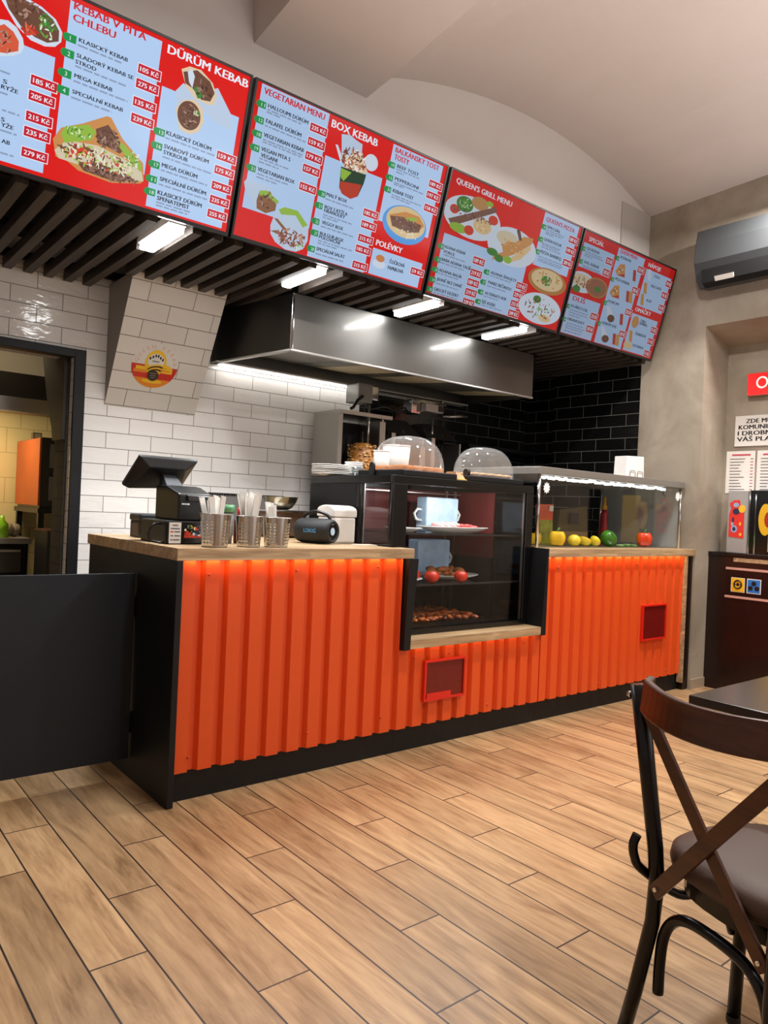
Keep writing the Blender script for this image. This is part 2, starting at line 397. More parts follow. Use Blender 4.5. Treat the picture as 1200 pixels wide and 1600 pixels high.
  ('Y','wrap',[(0.512,0.08),(0.564,0.068),(0.61,0.08),(0.648,0.086),(0.659,0.161),(0.538,0.188)]),
  ('Y','plate',[(0.487,0.138),(0.502,0.136),(0.535,0.176),(0.546,0.221),(0.524,0.192)]),
  ('E','plate',0.724,0.153,0.044,0.041,0),
  ('Y','bread2',[(0.538,0.188),(0.658,0.125),(0.689,0.183),(0.721,0.21),(0.621,0.234),(0.562,0.222)]),
  ('S','mixbox',0.614,0.175,0.077,0.051,110,0.018,13),
  ('Y','boxgreen',[(0.544,0.228),(0.707,0.22),(0.702,0.266),(0.68,0.338),(0.637,0.363),(0.578,0.352),(0.556,0.328)]),
  ('Y','boxred',[(0.557,0.297),(0.689,0.276),(0.68,0.338),(0.637,0.363),(0.583,0.354),(0.559,0.333)]),
  ('Y','lettuce',[(0.545,0.234),(0.614,0.237),(0.575,0.291),(0.554,0.279)]),
  ('E','bluep',1.028,0.393,0.161,0.1,0),
  ('E','cream',1.033,0.378,0.142,0.081,0),
  ('Y','bread',[(0.908,0.366),(1.013,0.324),(1.115,0.322),(1.169,0.362),(1.135,0.391),(0.942,0.423)]),
  ('Y','meat',[(0.914,0.371),(0.995,0.355),(1.145,0.362),(1.139,0.404),(1.052,0.427),(0.94,0.417)]),
  ('S','meat',1.029,0.379,0.094,0.028,30,0.018,14),
  ('Y','lettuce',[(1.018,0.356),(1.064,0.34),(1.114,0.336),(1.087,0.357),(1.035,0.368)]),
  ('S','cream1',1.045,0.435,0.085,0.019,16,0.016,15),
  ('E','plate',0.906,0.635,0.045,0.024,0),
  ('E','soup',0.907,0.605,0.031,0.019,0),
 ],
 [
  ('P',0.055,0.354,0.802,0.713),
  ('P',0.855,0.013,1.218,0.344),
  ('T', "QUEEN'S GRILL MENU",0.058,0.071,0.483,0.03,'w'),
  ('T', "QUEEN'S PIZZA",0.878,0.062,0.297,0.026,'r'),
  ('T','ADANA KEBAB',0.078,0.434,0.173,0.017,'k'),
  ('T','PORCE',0.082,0.462,0.087,0.017,'k'),
  ('T','BABA ADANA TALÍŘ',0.077,0.508,0.247,0.017,'k'),
  ('T','ADANA BALÍK',0.073,0.571,0.194,0.017,'k'),
  ('T','JEHNĚ BEZ DANĚ',0.073,0.624,0.21,0.017,'k'),
  ('T','GRECKÝ DEZERT',0.068,0.684,0.206,0.018,'k'),
  ('T','ADANA ŠPAGETY',0.497,0.488,0.245,0.018,'k'),
  ('T','PARBZ BÉČINOU',0.495,0.548,0.216,0.018,'k'),
  ('T','ALTERNATI ADR',0.489,0.616,0.2,0.018,'k'),
  ('T','ŠIŠ KEBS',0.478,0.674,0.125,0.019,'k'),
  ('T','SPECIÁL',0.903,0.101,0.137,0.018,'k'),
  ('T','QUEEN SUCUK',0.903,0.179,0.182,0.018,'k'),
  ('T','PIZZA BARBEQ',0.897,0.26,0.216,0.019,'k'),
  ('G',0.086,0.472,0.177),
  ('G',0.073,0.52,0.198),
  ('G',0.072,0.582,0.169),
  ('G',0.07,0.641,0.191),
  ('G',0.068,0.696,0.21),
  ('G',0.497,0.499,0.199),
  ('G',0.491,0.563,0.176),
  ('G',0.482,0.628,0.135),
  ('G',0.479,0.685,0.196),
  ('G',0.902,0.112,0.185),
  ('G',0.901,0.125,0.172),
  ('G',0.901,0.136,0.085),
  ('G',0.894,0.197,0.19),
  ('G',0.896,0.207,0.171),
  ('G',0.895,0.221,0.198),
  ('G',0.891,0.283,0.249),
  ('G',0.893,0.298,0.252),
  ('G',0.893,0.309,0.237),
  ('K','189 Kč',0.326,0.421,0.1,0.042),
  ('K','219 Kč',0.326,0.495,0.1,0.042),
  ('K','189 Kč',0.32,0.554,0.1,0.042),
  ('K','219 Kč',0.319,0.614,0.1,0.042),
  ('K','239 Kč',0.318,0.675,0.1,0.042),
  ('K','219 Kč',0.749,0.48,0.1,0.042),
  ('K','229 Kč',0.742,0.538,0.1,0.042),
  ('K','215 Kč',0.736,0.598,0.1,0.042),
  ('K','249 Kč',0.735,0.66,0.1,0.042),
  ('K','189 Kč',1.141,0.086,0.1,0.042),
  ('K','199 Kč',1.138,0.159,0.1,0.042),
  ('K','209 Kč',1.137,0.239,0.1,0.042),
  ('N','31',0.025,0.417,0.05,0.03),
  ('N','32',0.02,0.495,0.05,0.03),
  ('N','33',0.017,0.554,0.05,0.03),
  ('N','34',0.013,0.613,0.05,0.03),
  ('N','35',0.009,0.67,0.05,0.03),
  ('N','36',0.435,0.471,0.05,0.03),
  ('N','37',0.425,0.535,0.05,0.03),
  ('N','38',0.423,0.597,0.05,0.03),
  ('N','39',0.42,0.657,0.05,0.03),
  ('N','41',0.845,0.087,0.05,0.03),
  ('N','42',0.844,0.166,0.05,0.03),
  ('N','43',0.842,0.246,0.05,0.03),
  ('E','plate',0.248,0.221,0.242,0.116,0),
  ('E','salad0',0.162,0.163,0.069,0.043,0),
  ('S','salad',0.161,0.161,0.053,0.03,24,0.014,16),
  ('E','rice',0.281,0.127,0.072,0.036,0),
  ('E','tomatoc',0.089,0.209,0.036,0.025,0),
  ('Y','kofta',[(0.057,0.272),(0.411,0.109),(0.433,0.134),(0.096,0.305)]),
  ('S','kofta1',0.243,0.21,0.17,0.015,34,0.018,17),
  ('E','lettuce',0.15,0.301,0.074,0.026,0),
  ('E','tomatoc',0.237,0.292,0.04,0.027,0),
  ('E','cream',0.338,0.243,0.078,0.044,0),
  ('S','onion',0.338,0.243,0.056,0.029,24,0.016,18),
  ('E','tomatoc',0.417,0.187,0.042,0.027,0),
  ('E','lettuce',0.359,0.107,0.03,0.015,0),
  ('E','plate',0.633,0.294,0.229,0.113,0),
  ('E','cream1',0.573,0.255,0.101,0.043,0),
  ('Y','chicken',[(0.484,0.406),(0.481,0.372),(0.559,0.341),(0.535,0.3),(0.587,0.269),(0.648,0.259),(0.712,0.207),(0.803,0.195),(0.798,0.233),(0.724,0.288),(0.648,0.337),(0.571,0.373)]),
  ('S','chick',0.649,0.289,0.123,0.038,40,0.016,19),
  ('Y','cream',[(0.638,0.357),(0.687,0.315),(0.791,0.241),(0.802,0.268),(0.727,0.347),(0.654,0.377)]),
  ('E','salad0',0.468,0.361,0.049,0.022,0),
  ('E','salad0',0.538,0.384,0.041,0.022,0),
  ('E','lettuce',0.616,0.374,0.037,0.022,0),
  ('Y','meat',[(0.634,0.186),(0.661,0.173),(0.703,0.233),(0.677,0.24)]),
  ('E','crust',1.034,0.417,0.199,0.082,0),
  ('E','cheese',1.031,0.41,0.164,0.066,0),
  ('S','pizza',1.031,0.41,0.137,0.053,46,0.018,20),
  ('E','salad0',1.023,0.415,0.052,0.032,0),
  ('E','plate',1.028,0.599,0.219,0.099,0),
  ('S','meat2',1.03,0.599,0.159,0.066,40,0.02,21),
  ('S','salad',1.047,0.615,0.106,0.042,24,0.018,22),
  ('E','salad0',0.977,0.545,0.041,0.024,0),
  ('E','cream',1.092,0.651,0.064,0.024,0),
 ],
 [
  ('P',0.03,0.086,0.391,0.248),
  ('P',0.02,0.436,0.378,0.705),
  ('P',0.418,0.026,0.759,0.705),
  ('P',0.808,0.082,1.16,0.356),
  ('P',0.787,0.418,1.141,0.698),
  ('T','SPECIÁL',0.068,0.068,0.172,0.028,'w'),
  ('T','DLÍŠ',0.059,0.474,0.139,0.03,'r'),
  ('T','QUEEN MENU',0.439,0.056,0.221,0.025,'r'),
  ('T','NÁPOJE',0.815,0.064,0.172,0.028,'w'),
  ('T','OMÁČKY',0.804,0.398,0.212,0.029,'w'),
  ('T','QUEENS',0.07,0.125,0.145,0.017,'k'),
  ('T','XXL KEBAB',0.075,0.216,0.174,0.018,'k'),
  ('T','KUŘECÍ DÍL',0.063,0.521,0.192,0.018,'k'),
  ('T','HRANOLKY',0.059,0.612,0.194,0.019,'k'),
  ('T','KEBAB',0.462,0.089,0.132,0.018,'k'),
  ('T','PITA KEBAB',0.469,0.243,0.176,0.019,'k'),
  ('T','DÜRÜM',0.448,0.406,0.139,0.019,'k'),
  ('T','DÜRÜM XXL',0.45,0.564,0.185,0.019,'k'),
  ('T','COLA',0.922,0.118,0.08,0.019,'k'),
  ('T','SALCAPÁ',0.917,0.192,0.146,0.019,'k'),
  ('T','KOF',0.916,0.304,0.065,0.02,'k'),
  ('T','CHILLI',0.909,0.461,0.072,0.02,'k'),
  ('T','SAMBAL',0.905,0.482,0.11,0.02,'k'),
  ('T','ČESNEKOVÁ',0.889,0.564,0.145,0.02,'k'),
  ('T','TATARKA',0.888,0.653,0.157,0.02,'k'),
  ('G',0.069,0.14,0.191),
  ('G',0.064,0.154,0.21),
  ('G',0.064,0.167,0.09),
  ('G',0.074,0.232,0.197),
  ('G',0.074,0.243,0.215),
  ('G',0.062,0.539,0.199),
  ('G',0.058,0.557,0.21),
  ('G',0.061,0.575,0.127),
  ('G',0.061,0.632,0.185),
  ('G',0.055,0.649,0.216),
  ('G',0.057,0.665,0.196),
  ('G',0.055,0.685,0.193),
  ('K','215 Kč',0.307,0.118,0.088,0.045),
  ('K','245 Kč',0.306,0.198,0.088,0.045),
  ('K','215 Kč',0.298,0.513,0.088,0.045),
  ('K','245 Kč',0.288,0.605,0.088,0.045),
  ('K','215 Kč',0.698,0.087,0.088,0.045),
  ('K','245 Kč',0.698,0.239,0.088,0.045),
  ('K','225 Kč',0.689,0.403,0.088,0.045),
  ('K','245 Kč',0.686,0.568,0.088,0.045),
  ('K','39 Kč',1.1,0.102,0.088,0.045),
  ('K','45 Kč',1.088,0.193,0.088,0.045),
  ('K','35 Kč',1.093,0.288,0.088,0.045),
  ('K','15 Kč',1.074,0.466,0.088,0.045),
  ('K','15 Kč',1.075,0.556,0.088,0.045),
  ('K','15 Kč',1.068,0.652,0.088,0.045),
  ('N','51',0.011,0.114,0.045,0.03),
  ('N','52',0.018,0.199,0.045,0.03),
  ('N','53',0.005,0.507,0.045,0.03),
  ('N','54',-0.003,0.599,0.045,0.03),
  ('N','61',0.406,0.083,0.045,0.03),
  ('N','62',0.412,0.232,0.045,0.03),
  ('N','63',0.4,0.402,0.045,0.03),
  ('N','64',0.393,0.554,0.045,0.03),
  ('E','plate',0.11,0.341,0.149,0.069,0),
  ('E','bread2',0.1,0.332,0.124,0.043,0),
  ('S','meat2',0.105,0.342,0.099,0.039,24,0.02,23),
  ('E','salad0',0.067,0.394,0.043,0.023,0),
  ('E','crust',0.286,0.342,0.129,0.068,0),
  ('E','kofta1c',0.286,0.342,0.11,0.057,0),
  ('E','salad0',0.297,0.35,0.038,0.02,0),
  ('Y','bread',[(0.442,0.185),(0.48,0.128),(0.535,0.118),(0.57,0.204),(0.48,0.209)]),
  ('S','mix',0.501,0.171,0.037,0.023,12,0.016,24),
  ('Y','boxred',[(0.478,0.206),(0.559,0.18),(0.568,0.204)]),
  ('Y','bread',[(0.442,0.337),(0.48,0.28),(0.536,0.271),(0.571,0.359),(0.48,0.363)]),
  ('S','mix',0.501,0.324,0.038,0.024,12,0.016,24),
  ('Y','boxred',[(0.478,0.359),(0.56,0.334),(0.569,0.359)]),
  ('Y','plate',[(0.448,0.434),(0.487,0.433),(0.576,0.495),(0.56,0.533),(0.507,0.532)]),
  ('E','meat',0.538,0.509,0.044,0.027,0),
  ('Y','plate',[(0.444,0.582),(0.484,0.582),(0.574,0.647),(0.558,0.685),(0.504,0.683)]),
  ('E','meat',0.536,0.66,0.044,0.027,0),
  ('Y','boxred',[(0.647,0.129),(0.684,0.126),(0.711,0.202),(0.673,0.203)]),
  ('Y','boxred',[(0.634,0.284),(0.671,0.281),(0.698,0.359),(0.66,0.359)]),
  ('Y','beer',[(0.675,0.283),(0.712,0.28),(0.74,0.358),(0.701,0.358)]),
  ('Y','boxred',[(0.634,0.453),(0.672,0.451),(0.699,0.53),(0.66,0.529)]),
  ('Y','boxred',[(0.612,0.605),(0.649,0.603),(0.676,0.683),(0.638,0.682)]),
  ('Y','beer',[(0.655,0.605),(0.693,0.603),(0.721,0.684),(0.682,0.683)]),
  ('Y','plate',[(0.827,0.083),(0.866,0.079),(0.894,0.157),(0.855,0.158)]),
  ('Y','beer',[(0.821,0.181),(0.859,0.178),(0.888,0.256),(0.848,0.257)]),
  ('Y','beer',[(0.821,0.266),(0.86,0.264),(0.889,0.342),(0.849,0.343)]),
  ('Y','beer',[(0.805,0.545),(0.844,0.544),(0.873,0.625),(0.832,0.624)]),
  ('E','chicken',0.847,0.475,0.044,0.045,0),
  ('E','cheese',0.831,0.656,0.056,0.028,0),
 ],
]
# ------------------------------------------------------------------ procedural surface materials
def nodes(name):
    m = bpy.data.materials.new(name); m.use_nodes = True; MATS[name] = m; nt = m.node_tree; return m, nt, nt.nodes['Principled BSDF']
def tile_mat(name, plane, col1, col2, mortar, w, h, ph, pw, rough, wav, bright=0):
    m, nt, b = nodes(name); N = nt.nodes.new; L = nt.links.new
    tc = N('ShaderNodeTexCoord'); sp = N('ShaderNodeSeparateXYZ'); L(tc.outputs['Object'], sp.inputs[0])
    cb = N('ShaderNodeCombineXYZ'); L(sp.outputs[plane[0]], cb.inputs[0]); L(sp.outputs[plane[1]], cb.inputs[1])
    mp = N('ShaderNodeMapping'); mp.inputs['Location'].default_value = (pw, ph, 0); L(cb.outputs[0], mp.inputs[0])
    br = N('ShaderNodeTexBrick'); br.inputs['Scale'].default_value = 1; br.inputs['Brick Width'].default_value = w; br.inputs['Row Height'].default_value = h
    br.inputs['Mortar Size'].default_value = .0022; br.inputs['Mortar Smooth'].default_value = .15; br.inputs['Bias'].default_value = 0
    br.inputs['Color1'].default_value = lin(col1); br.inputs['Color2'].default_value = lin(col2); br.inputs['Mortar'].default_value = lin(mortar)
    L(mp.outputs[0], br.inputs['Vector']); L(br.outputs['Color'], b.inputs['Base Color'])
    n = N('ShaderNodeTexNoise'); n.inputs['Scale'].default_value = 14; n.inputs['Detail'].default_value = 2; n.inputs['Distortion'].default_value = .6
    st = N('ShaderNodeMapping'); st.inputs['Scale'].default_value = (.7, .7, 1.7); L(tc.outputs['Object'], st.inputs[0]); L(st.outputs[0], n.inputs['Vector'])
    mm = N('ShaderNodeMath'); mm.operation = 'MULTIPLY'; mm.inputs[1].default_value = wav; L(n.outputs['Fac'], mm.inputs[0])
    sb = N('ShaderNodeMath'); sb.operation = 'SUBTRACT'; L(mm.outputs[0], sb.inputs[0]); L(br.outputs['Fac'], sb.inputs[1])
    bp = N('ShaderNodeBump'); bp.inputs['Strength'].default_value = .55; bp.inputs['Distance'].default_value = .004
    L(sb.outputs[0], bp.inputs['Height']); L(bp.outputs['Normal'], b.inputs['Normal'])
    rr = N('ShaderNodeMath'); rr.operation = 'MULTIPLY_ADD'; rr.inputs[1].default_value = .6; rr.inputs[2].default_value = rough; L(br.outputs['Fac'], rr.inputs[0]); L(rr.outputs[0], b.inputs['Roughness'])
    return m
tile_white = tile_mat('white_tile', (0, 2), '#e4e1dc', '#ebe8e4', '#77726a', .2885, .1, -.084, .004, .13, 1.6)
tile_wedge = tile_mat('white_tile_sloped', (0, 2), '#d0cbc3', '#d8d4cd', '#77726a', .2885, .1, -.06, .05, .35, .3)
tile_black = tile_mat('black_tile', (0, 2), '#0b0b0b', '#121212', '#5c5c58', .2885, .1, -.084, .004, .16, .8)
tile_black_side = tile_mat('black_tile_side', (1, 2), '#0c0c0c', '#131312', '#6b6a64', .2885, .1, -.071, .06, .16, .8)
tile_yellow = tile_mat('cream_kitchen_tile', (0, 2), '#e6cf95', '#e9d59f', '#b09a66', .2, .2, 0, 0, .25, .3)
tile_jamb = tile_mat('brown_grey_tile', (1, 2), '#2b251f', '#302a24', '#15120f', .30, .1, -.05, 0, .85, .2)
def plaster(name, c1, c2, sc, rough=.75, bump=.08):
    m, nt, b = nodes(name); N = nt.nodes.new; L = nt.links.new
    tc = N('ShaderNodeTexCoord'); n = N('ShaderNodeTexNoise'); n.inputs['Scale'].default_value = sc; n.inputs['Detail'].default_value = 7; n.inputs['Roughness'].default_value = .62; n.inputs['Distortion'].default_value = .5
    L(tc.outputs['Object'], n.inputs['Vector']); r = N('ShaderNodeValToRGB'); r.color_ramp.elements[0].position = .32; r.color_ramp.elements[1].position = .68
    r.color_ramp.elements[0].color = lin(c1); r.color_ramp.elements[1].color = lin(c2); L(n.outputs['Fac'], r.inputs[0]); L(r.outputs[0], b.inputs['Base Color'])
    b.inputs['Roughness'].default_value = rough; bp = N('ShaderNodeBump'); bp.inputs['Strength'].default_value = bump; bp.inputs['Distance'].default_value = .01; L(n.outputs['Fac'], bp.inputs['Height']); L(bp.outputs['Normal'], b.inputs['Normal'])
    return m
concrete = plaster('concrete_plaster', '#877b6b', '#aa9f8f', 1.9, .6, .12)
paint = plaster('white_paint', '#d3cdca', '#d8d3d0', 1.2, .8, .02)
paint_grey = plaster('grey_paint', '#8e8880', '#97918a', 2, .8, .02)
def floor_mat():
    m, nt, b = nodes('wood_look_floor_tile'); N = nt.nodes.new; L = nt.links.new
    def math_(op, a, c=None, d=None):
        q = N('ShaderNodeMath'); q.operation = op
        for i, v in enumerate((a, c, d)):
            if v is None: continue
            if isinstance(v, (int, float)): q.inputs[i].default_value = v
            else: L(v, q.inputs[i])
        return q.outputs[0]
    tc = N('ShaderNodeTexCoord'); sp = N('ShaderNodeSeparateXYZ'); L(tc.outputs['Object'], sp.inputs[0])
    PW, PL = .1633, 1.0
    u = math_('DIVIDE', math_('ADD', sp.outputs[0], .26 + 20 * PW), PW); row = math_('FLOOR', u); fu = math_('FRACT', u)
    v = math_('DIVIDE', math_('ADD', math_('SUBTRACT', sp.outputs[1], math_('MULTIPLY', math_('SUBTRACT', row, 20), .3333)), 20.218), PL)
    fl = math_('FLOOR', v); fv = math_('FRACT', v)
    eu = math_('MULTIPLY', math_('MINIMUM', fu, math_('SUBTRACT', 1, fu)), PW); ev = math_('MULTIPLY', math_('MINIMUM', fv, math_('SUBTRACT', 1, fv)), PL)
    e = math_('MINIMUM', eu, ev); grout = math_('LESS_THAN', e, .0028)
    idv = N('ShaderNodeCombineXYZ'); L(row, idv.inputs[0]); L(fl, idv.inputs[1]); wn = N('ShaderNodeTexWhiteNoise'); wn.noise_dimensions = '2D'; L(idv.outputs[0], wn.inputs['Vector'])
    off = N('ShaderNodeVectorMath'); off.operation = 'MULTIPLY_ADD'; off.inputs[1].default_value = (7, 13, 5); L(wn.outputs['Color'], off.inputs[0])
    sc = N('ShaderNodeMapping'); sc.inputs['Scale'].default_value = (9, 1.0, 1); L(tc.outputs['Object'], sc.inputs[0]); L(sc.outputs[0], off.inputs[2])
    n1 = N('ShaderNodeTexNoise'); n1.inputs['Scale'].default_value = 1.5; n1.inputs['Detail'].default_value = 6; n1.inputs['Roughness'].default_value = .62; n1.inputs['Distortion'].default_value = 1.4; L(off.outputs[0], n1.inputs['Vector'])
    n2 = N('ShaderNodeTexNoise'); n2.inputs['Scale'].default_value = 9; n2.inputs['Detail'].default_value = 5; n2.inputs['Distortion'].default_value = .3; L(off.outputs[0], n2.inputs['Vector'])
    mix = math_('ADD', math_('MULTIPLY', n1.outputs['Fac'], .76), math_('MULTIPLY', n2.outputs['Fac'], .24))
    r = N('ShaderNodeValToRGB'); els = r.color_ramp.elements; els[0].position = .34; els[0].color = lin('#8e6c47'); els[1].position = .66; els[1].color = lin('#cca677')
    e2 = els.new(.47); e2.color = lin('#af8a60'); e3 = els.new(.54); e3.color = lin('#bb966a'); L(mix, r.inputs[0])
    hs = N('ShaderNodeHueSaturation'); L(r.outputs[0], hs.inputs['Color']); L(math_('MULTIPLY_ADD', wn.outputs['Value'], .26, .77), hs.inputs['Value']); hs.inputs['Saturation'].default_value = .96
    mx = N('ShaderNodeMix'); mx.data_type = 'RGBA'; L(grout, mx.inputs[0]); L(hs.outputs[0], mx.inputs[6]); mx.inputs[7].default_value = lin('#2c211b'); L(mx.outputs[2], b.inputs['Base Color'])
    L(math_('MULTIPLY_ADD', mix, .2, .24), b.inputs['Roughness'])
    hb = math_('SUBTRACT', math_('MULTIPLY', mix, .12), math_('MULTIPLY', grout, .6)); bp = N('ShaderNodeBump'); bp.inputs['Strength'].default_value = .35; bp.inputs['Distance'].default_value = .004; L(hb, bp.inputs['Height']); L(bp.outputs['Normal'], b.inputs['Normal'])
    return m
def wood_mat(name, axis, c1, c2, c3, rough=.4, bw=.0, bh=.0, sc=1.0):
    """grain runs along axis (0 x, 1 y, 2 z); bw/bh give butcher-block staves on the x-z front"""
    m, nt, b = nodes(name); N = nt.nodes.new; L = nt.links.new
    tc = N('ShaderNodeTexCoord'); mp = N('ShaderNodeMapping'); s = [22 * sc, 22 * sc, 22 * sc]; s[axis] = 1.6 * sc; mp.inputs['Scale'].default_value = s; L(tc.outputs['Object'], mp.inputs[0])
    n = N('ShaderNodeTexNoise'); n.inputs['Scale'].default_value = 1.6; n.inputs['Detail'].default_value = 6; n.inputs['Distortion'].default_value = 1.2; L(mp.outputs[0], n.inputs['Vector'])
    r = N('ShaderNodeValToRGB'); e = r.color_ramp.elements; e[0].position = .3; e[0].color = lin(c1); e[1].position = .7; e[1].color = lin(c3); k = e.new(.5); k.color = lin(c2); L(n.outputs['Fac'], r.inputs[0])
    out = r.outputs[0]
    if bw:
        sp = N('ShaderNodeSeparateXYZ'); L(tc.outputs['Object'], sp.inputs[0]); ad = N('ShaderNodeMath'); ad.operation = 'ADD'; L(sp.outputs[1], ad.inputs[0]); L(sp.outputs[2], ad.inputs[1])
        cb = N('ShaderNodeCombineXYZ'); L(sp.outputs[0], cb.inputs[0]); L(ad.outputs[0], cb.inputs[1])
        br = N('ShaderNodeTexBrick'); br.offset = .37; br.inputs['Scale'].default_value = 1; br.inputs['Brick Width'].default_value = bw; br.inputs['Row Height'].default_value = bh; br.inputs['Mortar Size'].default_value = .0004
        br.inputs['Color1'].default_value = (.78, .78, .78, 1); br.inputs['Color2'].default_value = (1.1, 1.08, 1.04, 1); br.inputs['Mortar'].default_value = (.7, .68, .64, 1); L(cb.outputs[0], br.inputs['Vector'])
        mx = N('ShaderNodeMix'); mx.data_type = 'RGBA'; mx.blend_type = 'MULTIPLY'; mx.inputs[0].default_value = 1; L(out, mx.inputs[6]); L(br.outputs['Color'], mx.inputs[7]); out = mx.outputs[2]
    L(out, b.inputs['Base Color']); b.inputs['Roughness'].default_value = rough
    return m
wood_top = wood_mat('light_oak_worktop', 0, '#9c815f', '#b89a76', '#cfb48f', .38, .42, .03)
wood_slat = wood_mat('stained_slat_wood', 1, '#2a231e', '#3a312a', '#473d35', .55)
wood_chair = wood_mat('dark_brown_bentwood', 1, '#3a1c0c', '#4a260f', '#5a3116', .33, sc=.6)
wood_box = wood_mat('brown_crate_wood', 0, '#4a3526', '#5b4331', '#6a4f3b', .6)
wood_table = wood_mat('dark_walnut_table', 0, '#1c1310', '#241915', '#2b1e19', .22)
wood_cab = wood_mat('dark_wenge_cabinet', 2, '#120604', '#180806', '#1e0b08', .3)
black_lam = mat('black_laminate', '#0c0e11', .5, 0, .35)
black_gloss = mat('black_gloss', '#0a0a0b', .25)
gate_grey = mat('anthracite_laminate', '#1c222a', .55, 0, .4)
orange = mat('orange_sheet_metal', '#e0521a', .38, 0, .5)
steel = mat('brushed_steel', '#b4b2ae', .28, 1, bump=.02, bscale=200)
steel_dark = mat('dark_brushed_steel', '#a09d98', .42, .75)
chrome = mat('chrome', '#d6d6d6', .1, 1)
white_plastic = mat('white_plastic', '#e9e6e1', .4)
ceramic = mat('white_ceramic', '#e6e4e0', .18)
black_plastic = mat('black_plastic', '#101012', .38)
black_metal = mat('black_metal', '#0c0c0d', .3, .3)
paper = mat('white_paper', '#e6e2dc', .7)
pane = glass('clear_glass')
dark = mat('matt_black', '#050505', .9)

# ------------------------------------------------------------------ the room shell
XW, YB, YF = 4.20, 1.80, .53
struct('floor', MB().box(-3.3, 6.0, -5.6, 3.7, -.1, 0), floor_mat())
# back wall: white tiles left, black tiles right, opening to the kitchen
b = MB(); b.box(-3.2, -.86, YB, YB + .26, 0, 2.8); b.box(-.86, .075, YB, YB + .26, 2.135, 2.8); b.box(.075, 2.25, YB, YB + .26, 0, 2.8)
struct('wall_back', b, tile_white)
struct('wall_back_black', MB().box(2.25, 4.6, YB, YB + .26, 0, 2.8), tile_black)
# black tiled return on the right, stepping back 6 cm next to the corner
b = MB(); b.box(XW, 4.6, .545, 1.42, 0, 2.8); b.box(XW + .06, 4.6, 1.42, YB, 0, 2.8)
struct('wall_right_black', b, tile_black_side)
# concrete right wall with the recess (x 4.2 to 4.58, y below 0)
b = MB(); b.box(XW, 4.75, 0, .54, 0, 5.2); b.box(XW, 4.75, -5.6, 0, 2.80, 5.2); b.box(4.58, 4.75, -5.6, 0, 0, 2.80)
b.hexa([(XW + .002, -5.6, 2.80), (4.58, -5.6, 2.70), (4.58, 0, 2.70), (XW + .002, 0, 2.80), (XW + .002, -5.6, 2.82), (4.58, -5.6, 2.82), (4.58, 0, 2.82), (XW + .002, 0, 2.82)])
struct('wall_right', b, concrete)
struct('baseboard_right', MB().box(XW - .006, 4.405, -.012, .0, 0, .075), mat('beige_skirting', '#a2917c', .5))
# vaulted plaster: profile of the wall head above the menu, swept towards the room
prof = []
def arch(x0, z0, x1, z1, h, n=20):
    return [(x0 + (x1 - x0) * i / n, z0 + (z1 - z0) * i / n + h * 4 * (i / n) * (1 - i / n)) for i in range(n + 1)]
prof = arch(-2.6, 3.82, .50, 3.90, .2) + [(.523, 3.63), (1.25, 3.63)] + arch(1.43, 3.821, 3.767, 3.93, .17) + [(4.20, 3.79)]
b = MB()
for (x0, z0), (x1, z1) in zip(prof, prof[1:]):
    b.add([(x0, YF, 2.63), (x1, YF, 2.63), (x1, YF, z1), (x0, YF, z0), (x0, YF + .08, 2.63), (x1, YF + .08, 2.63), (x1, YF + .08, z1), (x0, YF + .08, z0)], [(0, 1, 2, 3), (4, 7, 6, 5), (0, 4, 5, 1)])
b.add([(-3.2, YF, 2.63), (-2.6, YF, 2.63), (-2.6, YF, 3.82), (-3.2, YF, 3.82)], [(0, 1, 2, 3)])
struct('wall_menu_bulkhead', b, paint)
struct('trim_1', MB().box(3.80, XW, YF - .012, YF - .001, 2.63, 3.80), plaster('white_paint_strip', '#b9b3ad', '#bfb9b4', 1.5))
ks = lambda x: .135 if x < 1.6 else (.09 if x < 3.5 else (.075 if x < 4 else .05))
ys = [0, .15, .35, .7, 1.2, 1.9, 2.8, 4.0, 6.1]; rows = []
for d in ys: rows.append([(x, YF - d, z + ks(x) * d * (1 - d / 14)) for x, z in prof])
b = MB(); n = len(prof); v = [p for r in rows for p in r]
b.add(v, [(i * n + j, i * n + j + 1, (i + 1) * n + j + 1, (i + 1) * n + j) for i in range(len(ys) - 1) for j in range(n - 1)])
b.box(-3.2, -2.6, -5.6, YF, 3.82, 3.9)
struct('ceiling', b, plaster('ceiling_paint', '#cfc4be', '#d4cac5', 1.2, .85, .02))
struct('wall_left', MB().box(-3.3, -3.2, -5.6, 3.7, 0, 5), paint)
struct('wall_front', MB().box(-3.2, 4.75, -5.7, -5.6, 0, 5), paint)
# dark void above the slats
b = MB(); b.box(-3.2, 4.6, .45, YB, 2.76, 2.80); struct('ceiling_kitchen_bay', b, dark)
# sloped tiled chase on the back wall
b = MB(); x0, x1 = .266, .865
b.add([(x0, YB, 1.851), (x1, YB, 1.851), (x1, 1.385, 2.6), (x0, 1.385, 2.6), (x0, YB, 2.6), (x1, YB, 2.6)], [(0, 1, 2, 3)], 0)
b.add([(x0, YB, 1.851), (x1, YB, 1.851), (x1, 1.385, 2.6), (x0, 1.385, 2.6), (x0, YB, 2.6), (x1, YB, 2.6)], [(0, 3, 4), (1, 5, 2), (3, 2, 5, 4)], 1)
struct('wall_chase', b, [tile_wedge, paint_grey])
